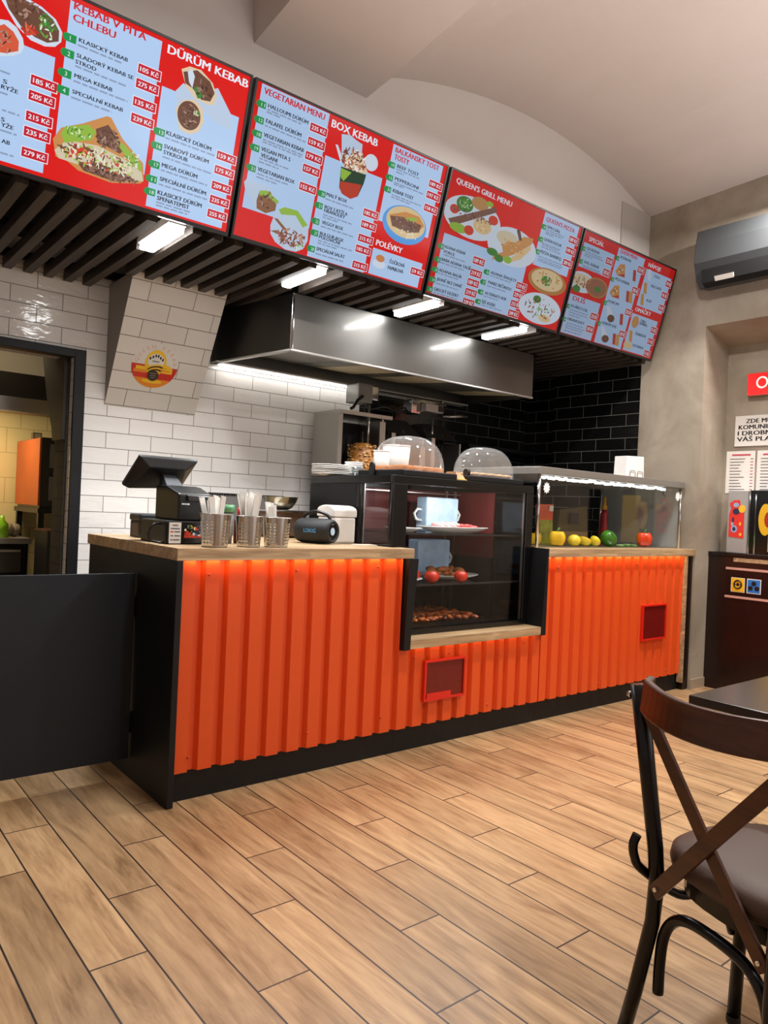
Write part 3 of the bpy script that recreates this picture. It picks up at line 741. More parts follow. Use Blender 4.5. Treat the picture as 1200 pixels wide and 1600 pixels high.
# door frame to the kitchen
b = MB(); b.box(.075, .14, YB - .025, YB + .06, 0, 2.165); b.box(-.86, .075, YB - .025, YB + .06, 2.115, 2.165); b.box(-.92, -.86, YB - .025, YB + .06, 0, 2.165)
struct('door_1', b, mat('black_door_frame', '#0d0d11', .5, 0, .3), bevel=.004)
struct('trim_2', MB().box(.06, .0745, YB + .061, YB + .285, 0, 2.13), tile_jamb)
struct('door_shadow', MB().prism([(1.865, 1.62), (2.07, 1.62), (2.10, 1.71), (2.20, 1.83), (2.33, 2.10), (2.46, 2.37), (2.5, 2.61), (1.865, 2.61)], .040, .058, 'x'), mat('door_shadow_brown', '#2c241d', .6))  # brown sheet standing in for the shadow at the top of the doorway
# the back kitchen seen through the door
struct('wall_kitchen_back', MB().box(-1.7, 1.3, 3.6, 3.7, 0, 2.1), tile_yellow); struct('wall_kitchen_upper', MB().box(-1.7, 1.3, 3.59, 3.7, 2.1005, 2.8), paint_grey)
b = MB(); b.box(.95, 1.05, YB + .26, 3.6, 0, 2.8); b.box(-1.75, -1.65, YB + .26, 3.6, 0, 2.8); struct('wall_kitchen_side', b, paint_grey)
struct('ceiling_kitchen', MB().box(-1.7, 1.05, YB + .26, 3.6, 2.62, 2.7), paint_grey)
# ------------------------------------------------------------------ the four menu screens
SC_T = Vector((0, .2207, 3.2674)); SC_B = Vector((0, .4139, 2.5634)); SC_D = (SC_B - SC_T).normalized(); SC_N = Vector((1, 0, 0)).cross(SC_D).normalized()
if SC_N.y > 0: SC_N = -SC_N
SC_H = .724; SC_X = (-.893, .3767, 1.6499, 2.927); SC_W = (1.26, 1.2587, 1.264, 1.20)
SC_COL = {'red': '#da0b08', 'blue': '#b0ccf0', 'k': '#20242c', 'w': '#e9edf8', 'r': '#cf1626', 'tag': '#c4152a', 'grn': '#12914a', 'g': '#8b9cba',
          'plate': '#cfdaea', 'wrap': '#b9cbe2', 'carrot': '#d4573a', 'tomatoc': '#cf3a28', 'bread': '#c98a4b', 'bread2': '#dcc7a8', 'white': '#dfe3dd', 'lettuce': '#8fb53f', 'salad0': '#3f7f34', 'meat': '#6a4636',
          'falafel': '#8a5a38', 'boxgreen': '#23402c', 'boxred': '#b83a26', 'bluep': '#4f9be0', 'cream': '#d9bd8c', 'soup': '#c9814a', 'rice': '#b98a52', 'kofta': '#7a5448', 'chicken': '#c98f55', 'crust': '#b07a42',
          'cheese': '#d8bf93', 'cream1': '#cfc3a8', 'kofta1c': '#9a5f48', 'beer': '#c98f3a'}
PAL = {'meat': ['#7b5443', '#5a392c', '#8f6a5a', '#a98577', '#3f2a22'], 'salad': ['#6fa83c', '#c8d8a8', '#3f7d32', '#dfe8d0'], 'tomato': ['#d2452f', '#e06a50', '#b5301f'], 'mix': ['#7a4a33', '#dfe3c8', '#9fbf4a', '#c8412c', '#4d2f24', '#e6d9b8'],
       'meat2': ['#8a4a3a', '#a8644a', '#5d3326', '#b98a6a'], 'mixbox': ['#b5533a', '#e3d8c8', '#8a4a33', '#c98a5a', '#6b3a2a', '#f0ece4'], 'cream1': ['#d9c8a0', '#e3dcc4'], 'kofta1': ['#8d6759', '#654137', '#9b7a6c'], 'onion': ['#dcb88a', '#c89a68', '#ecd9bc'],
       'chick': ['#d79a58', '#b97a3c', '#e0b37c'], 'pizza': ['#cf4630', '#e4d4b4', '#b98a52', '#7d9a3e', '#d9c39a']}
_strs = set()
for sc in MENU:
    for it in sc:
        if it[0] in 'TKN': _strs.add(it[1])
prep_text(sorted(_strs), 0)
SIGN_T = ['O', 'ZDE MŮŽE', 'KOMUNIKOVAT', 'I DROBNĚJŠÍ', 'VÁŠ PLATIT', 'LOKIG', 'QUEEN KEBAB']
prep_text(SIGN_T, 0); 
GAIN = (.98, .84, .62, .46)  # dimming by viewing angle is put into each screen's emission colours
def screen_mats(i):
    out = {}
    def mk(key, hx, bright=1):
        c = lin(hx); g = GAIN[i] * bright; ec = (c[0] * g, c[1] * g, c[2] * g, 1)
        m = bpy.data.materials.new('screen_colour'); m.use_nodes = True; b = m.node_tree.nodes['Principled BSDF']
        b.inputs['Base Color'].default_value = (.01, .01, .01, 1); b.inputs['Roughness'].default_value = .16; b.inputs['Specular IOR Level'].default_value = .25
        b.inputs['Emission Color'].default_value = ec; b.inputs['Emission Strength'].default_value = 1.0
        out[key] = m
    for k, h in SC_COL.items(): mk(k, h)
    for k, hs in PAL.items():
        for q, h in enumerate(hs): mk((k, q), h)
    return out
labels = ('large left menu screen headed KEBAB V PITA CHLEBU and DÜRÜM KEBAB', 'second menu screen headed VEGETARIAN MENU, BOX KEBAB and POLÉVKY', "third menu screen headed QUEEN'S GRILL MENU with plates of grilled meat", 'rightmost menu screen against the concrete wall headed SPECIÁL and NÁPOJE')
for i in range(4):
    X, Wd = SC_X[i], SC_W[i]
    def fr(u, v, z=0, X=X): return tuple(Vector((X + u, 0, 0)) + SC_T + SC_D * (-v) + SC_N * z)   # v is minus the distance from the top edge
    root = empty('menu_screen', (X + Wd / 2, .46, 2.56), labels[i], 'menu screen', 'menu screens above the counter')
    b = MB()
    def slab(b, u0, u1, t0, t1, z0, z1, m=0): b.hexa([fr(u0, -t1, z0), fr(u1, -t1, z0), fr(u1, -t1, z1), fr(u0, -t1, z1), fr(u0, -t0, z0), fr(u1, -t0, z0), fr(u1, -t0, z1), fr(u0, -t0, z1)], m)
    g = .003; bz = .011; H = SC_H
    slab(b, g, Wd - g, 0, H, -.05, -.004); slab(b, g, Wd - g, 0, bz, -.004, .004); slab(b, g, Wd - g, H - bz * 1.5, H, -.004, .004); slab(b, g, g + bz, bz, H - bz * 1.5, -.004, .004); slab(b, Wd - g - bz, Wd - g, bz, H - bz * 1.5, -.004, .004)
    build('bezel', b, black_plastic, root)
    for uu in (.25, Wd - .25):
        p = Vector(fr(uu, -.18, -.05)); build('bracket', MB().box(p.x - .03, p.x + .03, p.y - .01, YF - .002, p.z - .02, p.z + .02), black_metal, root)
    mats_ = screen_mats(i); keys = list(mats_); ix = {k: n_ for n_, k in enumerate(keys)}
    b = MB(); L = [0]
    def quad(u0, u1, t0, t1, z, m): b.add([fr(u0, -t1, z), fr(u1, -t1, z), fr(u1, -t0, z), fr(u0, -t0, z)], [(0, 1, 2, 3)], ix[m])
    quad(g + bz, Wd - g - bz, bz, H - bz * 1.5, 0, 'red'); rnd = random.Random(i); zl = .0006
    cl = lambda u: min(max(u, g + bz), Wd - g - bz)
    for it in MENU[i]:
        k = it[0]; zl += .000012
        if k == 'P': quad(cl(it[1]), cl(it[3]), max(it[2], .013), min(it[4], H - .02), .0004, 'blue')
        elif k == 'T': put_text(b, it[1], lambda u, v, z, f=fr: f(u, v, z), it[2], -it[3], it[4], it[5], ix[it[6]], zl + .0012, .11)
        elif k == 'K':
            _, s, u, t, w, h = it; quad(u - .003, u + w + .003, t - .003, t + h + .003, zl + .001, 'w'); quad(u, u + w, t, t + h, zl + .0013, 'tag')
            put_text(b, s, lambda uu, v, z, f=fr: f(uu, v, z), u + .008, -(t + h - .009), w - .018, h - .018, ix['w'], zl + .0016, .08)
        elif k == 'N':
            _, s, u, t, w, h = it; pts = [fr(u + w, -(t + h), zl + .001), fr(u + w, -t, zl + .001)] + [fr(u + h / 2 - math.sin(a) * h / 2, -(t + h / 2) + math.cos(a) * h / 2, zl + .001) for a in [math.pi * q / 8 for q in range(9)]]
            b.add(pts, [tuple(range(len(pts)))], ix['grn']); put_text(b, s, lambda uu, v, z, f=fr: f(uu, v, z), u + w * .52, -(t + h - .007), None if len(s) == 1 else w * .36, h - .014, ix['w'], zl + .0014)
        elif k == 'G':
            _, u, t, w = it; x = 0
            while x < w:
                l = rnd.uniform(.012, .045); quad(u + x, min(u + x + l, u + w), t - .0035, t + .0035, zl + .001, 'g'); x += l + .006
        elif k == 'Y':
            pts = [fr(cl(p[0]), -min(max(p[1], .012), H - .018), zl + .002) for p in it[2]]; b.add(pts, [tuple(range(len(pts)))], ix[it[1]])
        elif k == 'E':
            _, c, u, t, ru, rt, a = it; pts = [fr(cl(u + ru * math.cos(q * math.pi / 16)), -t + rt * math.sin(q * math.pi / 16), zl + .002) for q in range(32)]; b.add(pts, [tuple(range(32))], ix[c])
        elif k == 'S':
            _, pal, u, t, ru, rt, nn, sz, seed = it; r2 = random.Random(seed)
            for q in range(nn):
                a = r2.uniform(0, 6.28); rad = math.sqrt(r2.random()); cu, ct = u + ru * rad * math.cos(a), t + rt * rad * math.sin(a)
                l = sz * r2.uniform(.8, 1.9); w2 = sz * r2.uniform(.3, .6); th = r2.uniform(0, 3.14); kk = r2.randint(5, 8)
                pts = [fr(cl(cu + l * .5 * math.cos(6.28 * e / kk) * math.cos(th) - w2 * .5 * math.sin(6.28 * e / kk) * math.sin(th)), -(ct + l * .5 * math.cos(6.28 * e / kk) * math.sin(th) + w2 * .5 * math.sin(6.28 * e / kk) * math.cos(th)), zl + .0022 + q * .000006) for e in range(kk)]
                b.add(pts, [tuple(range(kk))], ix[(pal, r2.randint(0, len(PAL[pal]) - 1))])
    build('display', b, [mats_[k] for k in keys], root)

# ------------------------------------------------------------------ slats and tube lights of the kitchen bay
hood_x0, hood_x1, hood_y = 1.075, 3.33, .945
LX = (.135, .965, 1.815, 2.645)
slc = empty('slatted_ceiling', (1.1, 1.1, 2.562), 'lowered ceiling of dark wooden slats over the kitchen', 'slatted ceiling')
x = .126 - .111 * 20
while x < XW - .03:
    y1 = YB - .004
    if .235 < x < .895: y1 = 1.372
    if hood_x0 - .05 < x < hood_x1 + .05: y1 = hood_y - .012
    y0_ = .905 if any(abs(x - l) < .06 for l in LX) else .475
    if y1 - y0_ > .05: build('slat', MB().box(x - .024, x + .024, y0_, y1, 2.562, 2.618), wood_slat, slc)
    x += .111
for yy in (.60, 1.25, 1.74): build('rail', MB().box(-2.3, XW - .003, yy - .02, yy + .02, 2.6185, 2.66), dark, slc, label='black rail')
tube_m = mat('lit_tube_diffuser', '#ffffff', .4, emit=(.975, .985, 1, 1), estr=30)
tl = ('leftmost tube light, bright under the left menu screen', 'tube light under the second menu screen beside the hood corner', 'tube light under the gap between second and third menu screens', 'rightmost tube light under the third menu screen')
for i, lx in enumerate(LX):
    r = empty('tube_light', (lx, .65, 2.552), tl[i], 'ceiling light', 'tube lights among the slats'); w = .038 if i == 0 else .028
    build('diffuser', MB().box(lx - w, lx + w, 0.475, .855, 2.545, 2.578), tube_m, r, bevel=.008)
    tl_ = area('tube_glow', (lx, .66, 2.543), (lx, .66, 0), .07, (17, 9, 9, 9)[i], (.975, .985, 1), .36); tl_.data.spread = math.radians(125)
    build('housing', MB().box(lx - w - .006, lx + w + .006, .47, .86, 2.5785, 2.617), white_plastic, r)
# ------------------------------------------------------------------ counter
HZ, TK = 1.08, .052
cl_ = empty('counter_unit', (.62, .55, 0), 'tall left counter section with a black side and orange corrugated front', 'counter', 'sections of the orange counter')
cm_ = empty('counter_unit', (1.82, .5, 0), 'low middle counter section under the display case with a red framed vent', 'counter', 'sections of the orange counter')
cr_ = empty('counter_unit', (3.28, .5, 0), 'tall right counter section under the salad case with a wood end strip', 'counter', 'sections of the orange counter')
b = MB(); b.box(.0, .028, 0.0, 1.12, 0.0, HZ - TK - .001); build('side_panel', b, black_lam, cl_, bevel=.002, label='black side panel')
for u, p0, p1 in ((cl_, .03, 1.2555), (cm_, 1.2565, 2.4125), (cr_, 2.4135, 4.115)): build('plinth', MB().box(p0, p1, .0585, .0785, 0, .1275), black_lam, u, label='black plinth')
build('carcass', MB().box(.03, 1.235, .060, 1.10, .1285, HZ - TK - .003), black_lam, cl_); build('carcass', MB().box(1.26, 2.405, .060, .93, .1285, .545), black_lam, cm_); build('carcass', MB().box(2.415, 4.114, .060, .93, .1285, HZ - TK - .003), black_lam, cr_)
def corr(x0, x1, z0, z1, per=.111, dep=.024, y0=.056, ph=.0):
    pts = [(x0, y0 - dep)]; x = x0; seq = ((0, 0), (.58, 0), (.66, 1), (.88, 1), (1, 0)); k = 0
    while True:
        done = False
        for f, d in seq[:-1]:
            xx = x0 + (k + f - ph) * per
            if xx > x1: done = True; break
            if xx > x0 + .001: pts.append((xx, y0 - dep + d * dep))
        if done: break
        k += 1
    pts.append((x1, y0 - dep)); b = MB(); n = len(pts)
    v = [(p[0], p[1], z) for z in (z0, z1) for p in pts] + [(p[0], p[1] + .0015, z) for z in (z0, z1) for p in pts]
    b.add(v, [(i, i + 1, n + i + 1, n + i) for i in range(n - 1)] + [(2 * n + i, 3 * n + i, 3 * n + i + 1, 2 * n + i + 1) for i in range(n - 1)])
    # shallow crease in each flat
    return b
build('corrugated_panel', corr(.034, 1.2555, .128, HZ - TK - .002), orange, cl_)
build('corrugated_panel', corr(1.2565, 2.038, .128, .545), orange, cm_)
build('corrugated_panel', corr(2.039, 2.4128, .128, .545, ph=.3), orange, cm_)
build('corrugated_panel', corr(2.4135, 4.085, .128, HZ - TK - .002), orange, cr_)
build('cheek_panel', MB().hexa([(1.258, .0, .548), (1.30, .0, .548), (1.30, .115, .548), (1.258, .115, .548), (1.268, -.004, HZ - TK - .002), (1.333, -.004, HZ - TK - .002), (1.333, .115, HZ - TK - .002), (1.268, .115, HZ - TK - .002)]), black_lam, cl_, label='black left cheek of the notch')
build('cheek_panel', MB().hexa([(2.37, -.003, .548), (2.412, -.003, .548), (2.412, .115, .548), (2.37, .115, .548), (2.395, -.004, HZ + .002), (2.412, -.004, HZ + .002), (2.412, .14, HZ + .002), (2.395, .14, HZ + .002)]), black_lam, cr_, label='black right cheek of the notch')
build('ledge', MB().box(1.303, 2.368, -.002, .93, .552, .60), wood_top, cm_, bevel=.002, label='light oak ledge under the display case')
build('end_strip', MB().box(4.088, 4.115, .012, .05, .06, HZ - TK - .002), wood_top, cr_, label='light wood end strip')
build('end_panel', MB().box(4.117, 4.192, .016, .9, .0, HZ - TK - .002), wood_cab, cr_, label='dark wood end panel')
scr_m = mat('red_screw_head', '#c23a12', .35)
for xx, zz in ((.16, .965), (.60, .975), (1.09, .985), (.10, .19), (.70, .20), (1.15, .21), (1.36, .50), (1.62, .50), (2.25, .51), (1.95, .17), (2.02, .46), (2.55, .96), (3.0, .97), (3.45, .97), (2.5, .16), (3.05, .17), (3.9, .17)):
    b = MB(); b.lathe([(0, .006), (.004, .005), (.006, .002), (.0065, 0)], n=10)
    b.v = [(xx + p[0], .0315 - p[2], zz + p[1]) for p in b.v]; build('screw', b, scr_m, cl_ if xx < 1.256 else cr_ if xx > 2.413 else cm_)
def vent(x0, x1, z0, z1, tab, ct):
    r = build('vent_frame', (lambda q: (q.box(x0 - .012, x1 + .012, .012, .030, z1, z1 + .012), q.box(x0 - .012, x1 + .012, .012, .030, z0 - .012, z0), q.box(x0 - .012, x0, .012, .03, z0, z1), q.box(x1, x1 + .012, .012, .03, z0, z1), q)[-1])(MB()), mat('red_frame_paint', '#d8230f', .4), ct, label='red frame')
    build('vent_plate', MB().box(x0, x1, .020, .028, z0, z1), mat('dark_red_mesh', '#6d0f0b', .35, var=.25, vscale=120), r, label='dark red plate')
    if tab: build('vent_tab', MB().box(x0 + .01, x0 + .19, .014, .020, z0 + .0, z0 + .028), mat('red_frame_paint', '#d8230f'), r)
vent(1.44, 1.725, .268, .465, True, cm_); vent(3.535, 3.83, .430, .665, False, cr_)
# worktops
b = MB(); b.prism([(0, 0), (1.304, 0), (1.304, .098), (1.232, .098), (1.232, 1.16), (0, 1.16)], HZ - TK, HZ)
tag(build('worktop', b, wood_top, bevel=.002), 'light oak butcher block worktop on the left end of the counter', 'worktop')
b = MB(); b.box(2.4135, 4.192, 0, .95, HZ - TK, HZ)
tag(build('worktop', b, wood_top, bevel=.002), 'light oak worktop on the right end under the glass salad case', 'worktop')
# swing gate
gt = empty('swing_gate', (-.6, .44, .0), 'low anthracite swing gate hinged to the left side of the counter', 'gate')
build('door_leaf', MB().box(-1.2, -.008, .425, .447, .092, .937), gate_grey, gt, bevel=.0015)
for zz in (.25, .78): b = MB(); b.cyl((-.007, .4535, zz - .05), (-.007, .4535, zz + .05), .006, n=10); b.box(-.03, -.007, .4474, .452, zz - .03, zz + .03); build('hinge', b, black_metal, gt)
build('latch', MB().box(-.06, -.025, .428, .444, .937, .9395), chrome, gt, label='bright latch plate')
b = MB(); b.box(-1.25, -1.201, .40, .47, 0, 1.0); build('post', b, black_lam, gt)

# ------------------------------------------------------------------ point of sale on the worktop
def rotz(a): return Matrix.Rotation(a, 3, 'Z')
Z = HZ + .0005
dr = empty('cash_drawer', (.155, .40, Z), 'low black cash drawer with a white label under the receipt printer', 'cash drawer')
build('body', MB().box(.055, .27, .265, .56, Z, Z + .105), black_plastic, dr, bevel=.006)
build('front', MB().box(.062, .265, .257, .2645, Z + .006, Z + .1), black_gloss, dr)
b = MB(); b.box(.068, .124, .2555, .2568, Z + .004, Z + .098, 0)
for q, (a, c, h, m) in enumerate(((.083, .108, .085, 1), (.075, .118, .070, 1), (.075, .088, .056, 2), (.093, .120, .056, 1), (.075, .088, .038, 1), (.093, .120, .038, 1), (.075, .083, .02, 1), (.086, .118, .02, 1))): b.box(a, c, .2548, .2556, Z + h - .003, Z + h + .003, m)
build('label', b, [paper, mat('label_blue_grey', '#5f6c84', .6), mat('label_red', '#c51f3a', .6)], dr, label='white printed label')
b = MB(); rnd = random.Random(5); b.box(.140, .235, .2555, .2568, Z + .03, Z + .045, 0); cols = ['#d23a24', '#e8c24a', '#3f8f3d', '#c9d7e6', '#b5341f', '#f0e6d2', '#2f6a9c']
for q in range(24):
    xx = .140 + rnd.random() * .085; zz = Z + .03 + rnd.random() * .045; b.box(xx, xx + rnd.uniform(.006, .014), .2545, .2562, zz, zz + rnd.uniform(.006, .016), q % 7)
build('sticker', b, [mat('sticker_%d' % q, h, .5) for q, h in enumerate(cols)], dr, label='colourful food sticker')
build('cable', MB().tube(smooth([(.054, .33, Z + .09), (.02, .32, Z + .085), (.0, .32, Z + .05), (.01, .32, Z + .015), (.04, .30, Z + .006), (.054, .29, Z + .006)]), .005, 8), black_plastic, dr)
pr_ = empty('receipt_printer', (.19, .40, Z + .106), 'black receipt printer standing on the cash drawer', 'printer')
z0 = Z + .106
b = MB(); b.prism([(.272, z0), (.54, z0), (.54, z0 + .16), (.42, z0 + .16), (.272, z0 + .122)], .113, .272, 'x'); build('body', b, black_plastic, pr_, bevel=.008)
b = MB(); b.hexa([(.15, .258, z0 + .088), (.285, .258, z0 + .085), (.285, .40, z0 + .135), (.15, .40, z0 + .138), (.15, .260, z0 + .116), (.285, .260, z0 + .112), (.285, .42, z0 + .158), (.15, .42, z0 + .160)]); build('lid', b, black_gloss, pr_, bevel=.005)
build('badge', MB().box(.128, .165, .2695, .2715, z0 + .072, z0 + .079), chrome, pr_, label='small silver badge')
mo = empty('touch_monitor', (.165, .48, z0 + .1605), 'black point of sale touch monitor seen from behind, tilted on its stand', 'monitor')
zt = z0 + .1655
A = [Vector((.015, .50, 1.474)), Vector((.305, .50, 1.472)), Vector((.272, .62, 1.352)), Vector((-.02, .62, 1.338))]   # TL TR BR BL of the rim
nn = (A[1] - A[0]).cross(A[3] - A[0]).normalized()
if nn.y > 0: nn = -nn
cx_ = sum(A, Vector()) / 4; ins = [p + (cx_ - p) * f for p, f in zip(A, (.36, .36, .12, .12))]; ins = [p + nn * .035 for p in ins]; bk = [p - nn * .018 for p in A]
b = MB(); b.add(bk + A + ins, [(0, 1, 2, 3), (0, 4, 5, 1), (1, 5, 6, 2), (2, 6, 7, 3), (3, 7, 4, 0), (4, 8, 9, 5), (5, 9, 10, 6), (6, 10, 11, 7), (7, 11, 8, 4), (8, 11, 10, 9)]); build('screen_housing', b, mat('black_abs', '#141618', .32), mo, bevel=.004)
b = MB(); b.add([bk[0] - nn * .001 + (cx_ - bk[0]) * .04, bk[1] - nn * .001 + (cx_ - bk[1]) * .04, bk[2] - nn * .001 + (cx_ - bk[2]) * .04, bk[3] - nn * .001 + (cx_ - bk[3]) * .04], [(0, 1, 2, 3)]); build('screen_glass', b, black_gloss, mo)
b = MB(); b.hexa([(.125, .44, zt - .005), (.205, .44, zt - .005), (.205, .53, zt - .005), (.125, .53, zt - .005), (.135, .50, zt + .035), (.20, .50, zt + .035), (.195, .555, zt + .065), (.14, .555, zt + .065)]); build('stand_neck', b, mat('grey_stand', '#4b4d50', .4, .6), mo, label='grey stand neck')
pt = empty('card_terminal', (.20, .80, Z), 'black box with a dark blue lid behind the cash drawer', 'box')
build('body', MB().box(.13, .27, .76, .90, Z, Z + .085), mat('dark_slate', '#15191c', .5), pt, bevel=.004)
build('lid', MB().box(.125, .28, .755, .905, Z + .0855, Z + .12), mat('dark_blue_slate', '#16222b', .4), pt, bevel=.008, label='dark blue lid')
build('side_label', MB().box(.1285, .1297, .78, .88, Z + .015, Z + .075), mat('worn_label', '#5b5148', .7), pt, label='worn beige label')
# ------------------------------------------------------------------ perforated cutlery cups
def holed_cup(cx, cy, r0, r1, h, label):
    rt = empty('cutlery_cup', (cx, cy, Z), label, 'cutlery cup', 'perforated steel cutlery cups'); b = MB(); n, k = 60, 37; v = []; f = []
    for i in range(k + 1):
        t = i / k; r = r0 + (r1 - r0) * t
        v += [(cx + r * math.cos(2 * math.pi * j / n), cy + r * math.sin(2 * math.pi * j / n), Z + .004 + (h - .004) * t) for j in range(n)]
    for i in range(k):
        for j in range(n):
            if 4 <= i <= 28 and (i - 4) % 4 < 2 and (j % 15) in (2, 5, 8): continue
            f.append((i * n + j, i * n + (j + 1) % n, (i + 1) * n + (j + 1) % n, (i + 1) * n + j))
    b.add(v, f, 0, True); build('cup_wall', b, mat('polished_steel', '#d4cfc8', .16, 1), rt, solid=.0009)
    build('base', MB().cyl((cx, cy, Z), (cx, cy, Z + .004), r0 - .001, n=40), steel, rt)
    build('rim', MB().tube([(cx + r1 * math.cos(2 * math.pi * j / 40), cy + r1 * math.sin(2 * math.pi * j / 40), Z + h) for j in range(40)], .0018, 6, closed=True), steel, rt)
CUPS = ((.205, .085, .056, .068, .145, 'left perforated steel cutlery cup beside the cash drawer'), (.380, .10, .052, .062, .140, 'middle perforated steel cutlery cup holding the tallest white sleeves'), (.525, .10, .055, .066, .137, 'right perforated steel cutlery cup at the end of the row'))
for c in CUPS: holed_cup(*c)
rnd = random.Random(11)
def sleeve(x, y, z0, L, tx, ty, rz, group, label, first=[None]):
    if first[0] is None:
        b = MB(); b.hexa([(-.011, -.003, 0), (.011, -.003, 0), (.011, .003, 0), (-.011, .003, 0), (-.014, -.002, .205), (.013, -.002, .20), (.013, .002, .20), (-.014, .002, .205)]); o = build('cutlery_sleeve', b, mat('glossy_sleeve', '#f0efeb', .3), local=True); first[0] = o
    else: o = first[0].copy(); COL.objects.link(o)
    o.location = (x, y, z0); o.rotation_euler = (tx, ty, rz); tag(o, label, 'cutlery', group); o.scale = (1, 1, L / .205)
for ci, n_, hh in ((0, 9, .215), (1, 14, .235), (2, 6, .20)):
    c = CUPS[ci]; nm = ('left', 'middle', 'right')[ci]
    for q in range(n_):
        a = 6.283 * q / n_ + rnd.uniform(-.3, .3); rr = rnd.uniform(.004, .02); lean = rnd.uniform(.05, .20)
        dx = -lean if ci < 2 and q % 3 == 0 else lean * math.cos(a)
        if ci == 2: dx = -abs(lean) - .03
        sleeve(c[0] + rr * math.cos(a) - (.012 if ci == 2 else 0), c[1] + rr * math.sin(a), Z + .006, hh * rnd.uniform(.92, 1.06), -lean * math.sin(a) * .7, dx, rnd.uniform(-.6, .6), 'white cutlery sleeves in the %s cup' % nm, 'white paper cutlery sleeve standing in the %s steel cup' % nm)
# green tub, red bottle behind the cups
b = MB(); cx, cy = .38, .36; t = empty('plastic_tub', (cx, cy, Z), 'grey tub with a green lid behind the left cutlery cup', 'tub')
build('body', MB().lathe([(0, 0), (.045, 0), (.052, .15), (.0, .15)], (cx, cy, Z), 24), mat('frosted_white', '#6a6f6a', .3), t)
build('lid', MB().lathe([(0, .187), (.054, .187), (.056, .151), (0, .151)], (cx, cy, Z), 24), mat('green_lid', '#4f8f63', .35), t, label='green lid')
t = empty('sauce_bottle', (.468, .36, Z), 'red sauce bottle between the left and middle cutlery cups', 'bottle')
build('body', MB().lathe([(0, 0), (.024, 0), (.026, .01), (.026, .11), (.012, .13), (0, .13)], (.468, .36, Z), 18), mat('sauce_clear', '#7a2a22', .15), t)
build('cap', MB().lathe([(0, .131), (.012, .131), (.010, .175), (0, .175)], (.468, .36, Z), 14), mat('red_cap', '#b3271c', .35), t, label='red cap')
# wooden crate with steel lid and bowl
t = empty('wooden_crate', (1.08, 1.02, Z), 'brown wooden crate at the back of the worktop behind the speaker', 'crate')
b = MB(); x0, x1, y0, y1, h = .985, 1.225, .93, 1.13, .155
b.box(x0, x1, y0, y0 + .012, Z, Z + h); b.box(x0, x1, y1 - .012, y1, Z, Z + h); b.box(x0, x0 + .012, y0 + .012, y1 - .012, Z, Z + h); b.box(x1 - .012, x1, y0 + .012, y1 - .012, Z, Z + h); b.box(x0, x1, y0, y1, Z + .001, Z + .01); build('box', b, wood_box, t)
build('lid', MB().box(x0 - .01, x1 + .01, y0 - .012, y1 + .005, Z + h + .001, Z + h + .012), steel, t, bevel=.002, label='steel lid')
b = MB(); b.lathe([(0, .0), (.05, .001), (.075, .015), (.098, .05), (.108, .078), (.111, .08), (.106, .078), (.095, .05), (.072, .018), (.05, .004), (0, .003)], (1.10, 1.03, Z + h + .0125), 32)
tag(build('steel_bowl', b, mat('brushed_bowl', '#8f8878', .25, 1)), 'round stainless steel bowl on the lidded wooden crate', 'bowl')
# speaker
sp = empty('bluetooth_speaker', (.95, .39, Z), 'black cylindrical portable speaker with a carry handle and blue lettering', 'speaker')
C0 = Vector((.905, .51, Z + .068)); ax = Vector((.37, -.93, 0)).normalized(); C1 = C0 + ax * .225; C0 = C0 - ax * .0
b = MB(); prof = [(-.004, .030), (0, .050), (.012, .060), (.03, .066), (.12, .068), (.205, .066), (.222, .062), (.230, .056), (.231, .050), (.222, .047), (.221, 0)]
b.rev(C0, ax, [(p, r if r else .001) for p, r in prof]); build('body', b, mat('speaker_fabric', '#101214', .6, bump=.1, bscale=300), sp)
b = MB(); b.rev(C0, ax, [(.2215, .044), (.2232, .044), (.2238, .036)], 24); build('passive_radiator', b, black_gloss, sp)
b = MB(); b.rev(C0, ax, [(.2239, .021), (.2255, .019)], 20); build('radiator_badge', b, mat('badge_blue', '#b7d2ea', .3), sp, label='pale blue badge')
build('carry_handle', MB().tube(smooth([C0 + ax * .03 + Vector((0, 0, .062)), C0 + ax * .05 + Vector((0, 0, .085)), C0 + ax * .10 + Vector((0, 0, .102)), C0 + ax * .145 + Vector((0, 0, .100)), C0 + ax * .19 + Vector((0, 0, .084)), C0 + ax * .205 + Vector((0, 0, .062))]), .009, 10), black_plastic, sp)
side = Vector((-.93, -.37, 0)).normalized(); b = MB()
def sf(u, v, z): 
    th = v / .0685; return tuple(C0 + ax * u + side * (.0685 * math.cos(th)) + Vector((0, 0, .0685 * math.sin(th))))
put_text(b, 'LOKIG', lambda u, v, z: sf(u, v, z), .085, -.008, .075, .02, 0); build('lettering', b, mat('blue_print', '#4f9bc4', .4, emit='#4f9bc4', estr=.25), sp, label='blue lettering')  # letters get a faint added glow, though they are no lamp
build('feet', (lambda q: (q.box(C0.x + .02, C0.x + .05, C0.y - .08, C0.y - .04, Z, Z + .008), q.box(C1.x - .05, C1.x - .02, C1.y + .04, C1.y + .08, Z, Z + .008), q)[-1])(MB()), black_plastic, sp)
